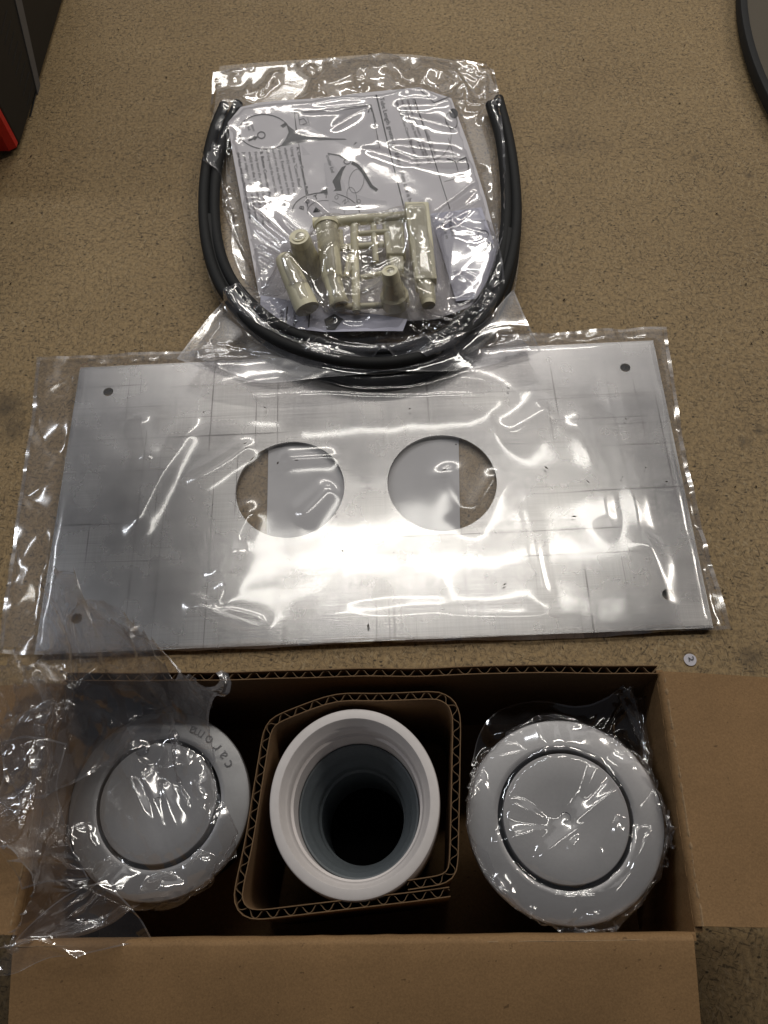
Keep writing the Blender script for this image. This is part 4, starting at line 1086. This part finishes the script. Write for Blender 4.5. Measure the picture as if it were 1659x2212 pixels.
Q = drape(P, H5, 1.16, 1.12, steps=110, iters=7, g=0.00008, bend=0.28, lift=lift, pin=pin, seed=43, jit=0.005, cells=9, local=0.7)
Q[..., 2] += 0.004; am = 0.0028+0.0120*np.clip(1.0-vv*1.8, 0, 1)*np.ones((1, n_))+0.012*np.clip(1-uu*3.0, 0, 1)
Q = crumple(Q, am, 0.046, 42, aniso=4, ang=0.8); Q = crumple(Q, am*0.14, 0.020, 44)
Q = creases(Q, [((120,1345),(195,1285)),((192,1270),(215,1400),1.2),((215,1400),(226,1590),1.2),((240,1352),(330,1382)),((330,1382),(372,1442)),((60,1450),(190,1480),1.2),((262,1400),(292,1470),1.2),((300,1430),(345,1500),1.1),((80,1500),(175,1520),1.3),((385,1480),(470,1502),1.1),((150,1400),(130,1470)),((240,1440),(250,1520)),((40,1560),(150,1540))], 0.112, 0.0065, 0.0065)
Q = creases(Q, [((250,1623),(270,1670)),((270,1670),(305,1639)),((277,1674),(352,1869),1.4),((300,1660),(380,1860),1.2),((340,1685),(402,1853),1.2),((422,1697),(488,1857),1.2),((340,1660),(402,1650)),((211,1306),(227,1588),1.5),((74,1494),(172,1502),1.6),((51,1572),(74,1670),1.4),((172,1904),(258,1978),1.8),((348,1889),(344,1967),1.5),((8,2060),(172,1900),1.5),((90,1540),(220,1620),1.5),((20,1740),(90,1900),1.5),((100,1800),(160,1890),1.3),((190,1560),(160,1640)),((430,1840),(440,1900),1.3),((150,1780),(170,1870))], BLZ+0.012, 0.0046, 0.0060); Q = above(Q, H5, 0.0003)
film_obj('wrap_film', Q, MT['film_haze'], bag, edge=True)
# the back layer of the open mouth
top = A3([(20,1520,.10),(110,1400,.11),(200,1300,.118),(300,1350,.115),(420,1480,.105)], .1); bot = A3([(10,1740,.10),(100,1700,.10),(200,1640,.096),(300,1600,.09),(430,1530,.09)], .1)
lef = A3([(20,1520,.10),(0,1640,.10),(10,1740,.10)], .1); rig = A3([(420,1480,.105),(450,1505,.10),(430,1530,.09)], .1)
P = grid_from_edges(top, rig, bot, lef, 60, 90); m_, n_ = P.shape[:2]
pin = np.zeros((m_, n_), bool); pin[0, ::7] = True
Q = drape(P, H5, 1.14, 1.2, steps=70, iters=6, g=0.00006, bend=0.28, lift=np.full((m_, n_), 0.15), pin=pin, seed=53, jit=0.006, cells=8, local=0.7)
Q = crumple(Q, 0.0130, 0.042, 52, aniso=4); Q = crumple(Q, 0.0018, 0.018, 54)
Q = creases(Q, [((120,1345),(195,1285)),((192,1270),(215,1400),1.2),((215,1400),(226,1590),1.2),((240,1352),(330,1382)),((330,1382),(372,1442)),((60,1450),(190,1480),1.2),((262,1400),(292,1470),1.2),((300,1430),(345,1500),1.1),((80,1500),(175,1520),1.3),((385,1480),(470,1502),1.1),((150,1400),(130,1470)),((240,1440),(250,1520)),((40,1560),(150,1540))], 0.112, 0.0065, 0.0065)
film_obj('mouth_film', Q, MT['film_haze'], bag, edge=True)
# loose fold hanging over the left edge of the carton
top = A3([(-12,1600,.108),(60,1580,.11),(150,1600,.10)], .1); bot = A3([(40,1930,.10),(110,1910,.10),(190,1900,.09)], .1)
lef = A3([(-12,1600,.108),(-6,1760,.112),(40,1930,.10)], .1); rig = A3([(150,1600,.10),(130,1740,.105),(190,1900,.09)], .1)
P = grid_from_edges(top, rig, bot, lef, 80, 50)
Q = crumple(P, 0.0110, 0.040, 62, aniso=4, ang=1.3); Q = crumple(Q, 0.0014, 0.016, 64); Q = above(Q, H5, 0.0003)
film_obj('side_fold', Q, MT['film'], bag, edge=True)
top = A3([(0,2070,.098),(60,2000,.104),(150,1930,.104),(230,1900,.10)], .1); bot = A3([(20,2084,.097),(110,2046,.098),(220,2040,.094),(330,2040,.088)], .1)
lef = A3([(0,2070,.098),(20,2084,.097)], .1); rig = A3([(230,1900,.10),(290,1970,.096),(330,2040,.088)], .1)
P = grid_from_edges(top, rig, bot, lef, 44, 80)
Q = crumple(P, 0.0060, 0.034, 72, aniso=4, ang=2.4); Q = above(Q, H5, 0.0003)
film_obj('side_fold', Q, MT['film'], bag, edge=True)
print('left wrap', time.time()-T0)

# --- sawdust crumbs lying about
rc = random.Random(5); vs = []; fs = []
spots = [(640,994),(600,1000),(530,957),(725,1110),(885,883),(1098,838),(1352,905),(1345,1030),(1270,1040),(960,1015),(440,890),(572,880),(700,985),(1216,1400),(1180,1010),(985,960),(1090,1262),(795,1352),(1440,1040),(740,1190),(1395,1010),(1240,1115)]
spots = [(p, 0.0062) for p in spots]+[((rc.uniform(20, 1640), rc.uniform(20, 700)), 0.0006) for _ in range(26)]+[((rc.uniform(1560, 1650), rc.uniform(700, 1430)), 0.0006) for _ in range(10)]
for (px, py), z in spots:
    if 420 < px < 1140 and 90 < py < 800 and z < 0.001: continue
    c = at(px, py, z); a = rc.uniform(0, 3.14); l = rc.uniform(0.0004, 0.0016); w = rc.uniform(0.0003, 0.0006); k = len(vs)
    u = Vector((math.cos(a), math.sin(a), 0)); t = Vector((-u.y, u.x, 0))
    vs += [c-u*l, c+t*w, c+u*l, c-t*w, c+Vector((0, 0, 0.0005))]
    fs += [(k, k+3, k+4), (k+3, k+2, k+4), (k+2, k+1, k+4), (k+1, k, k+4), (k, k+1, k+2, k+3)]
tag(obj('crumbs', vs, fs, mat_plain('dark_crumb', (0.05, 0.035, 0.022), 0.8)), 'dark sawdust crumbs scattered on the bench and the bagged plate', 'crumbs', kind='stuff')
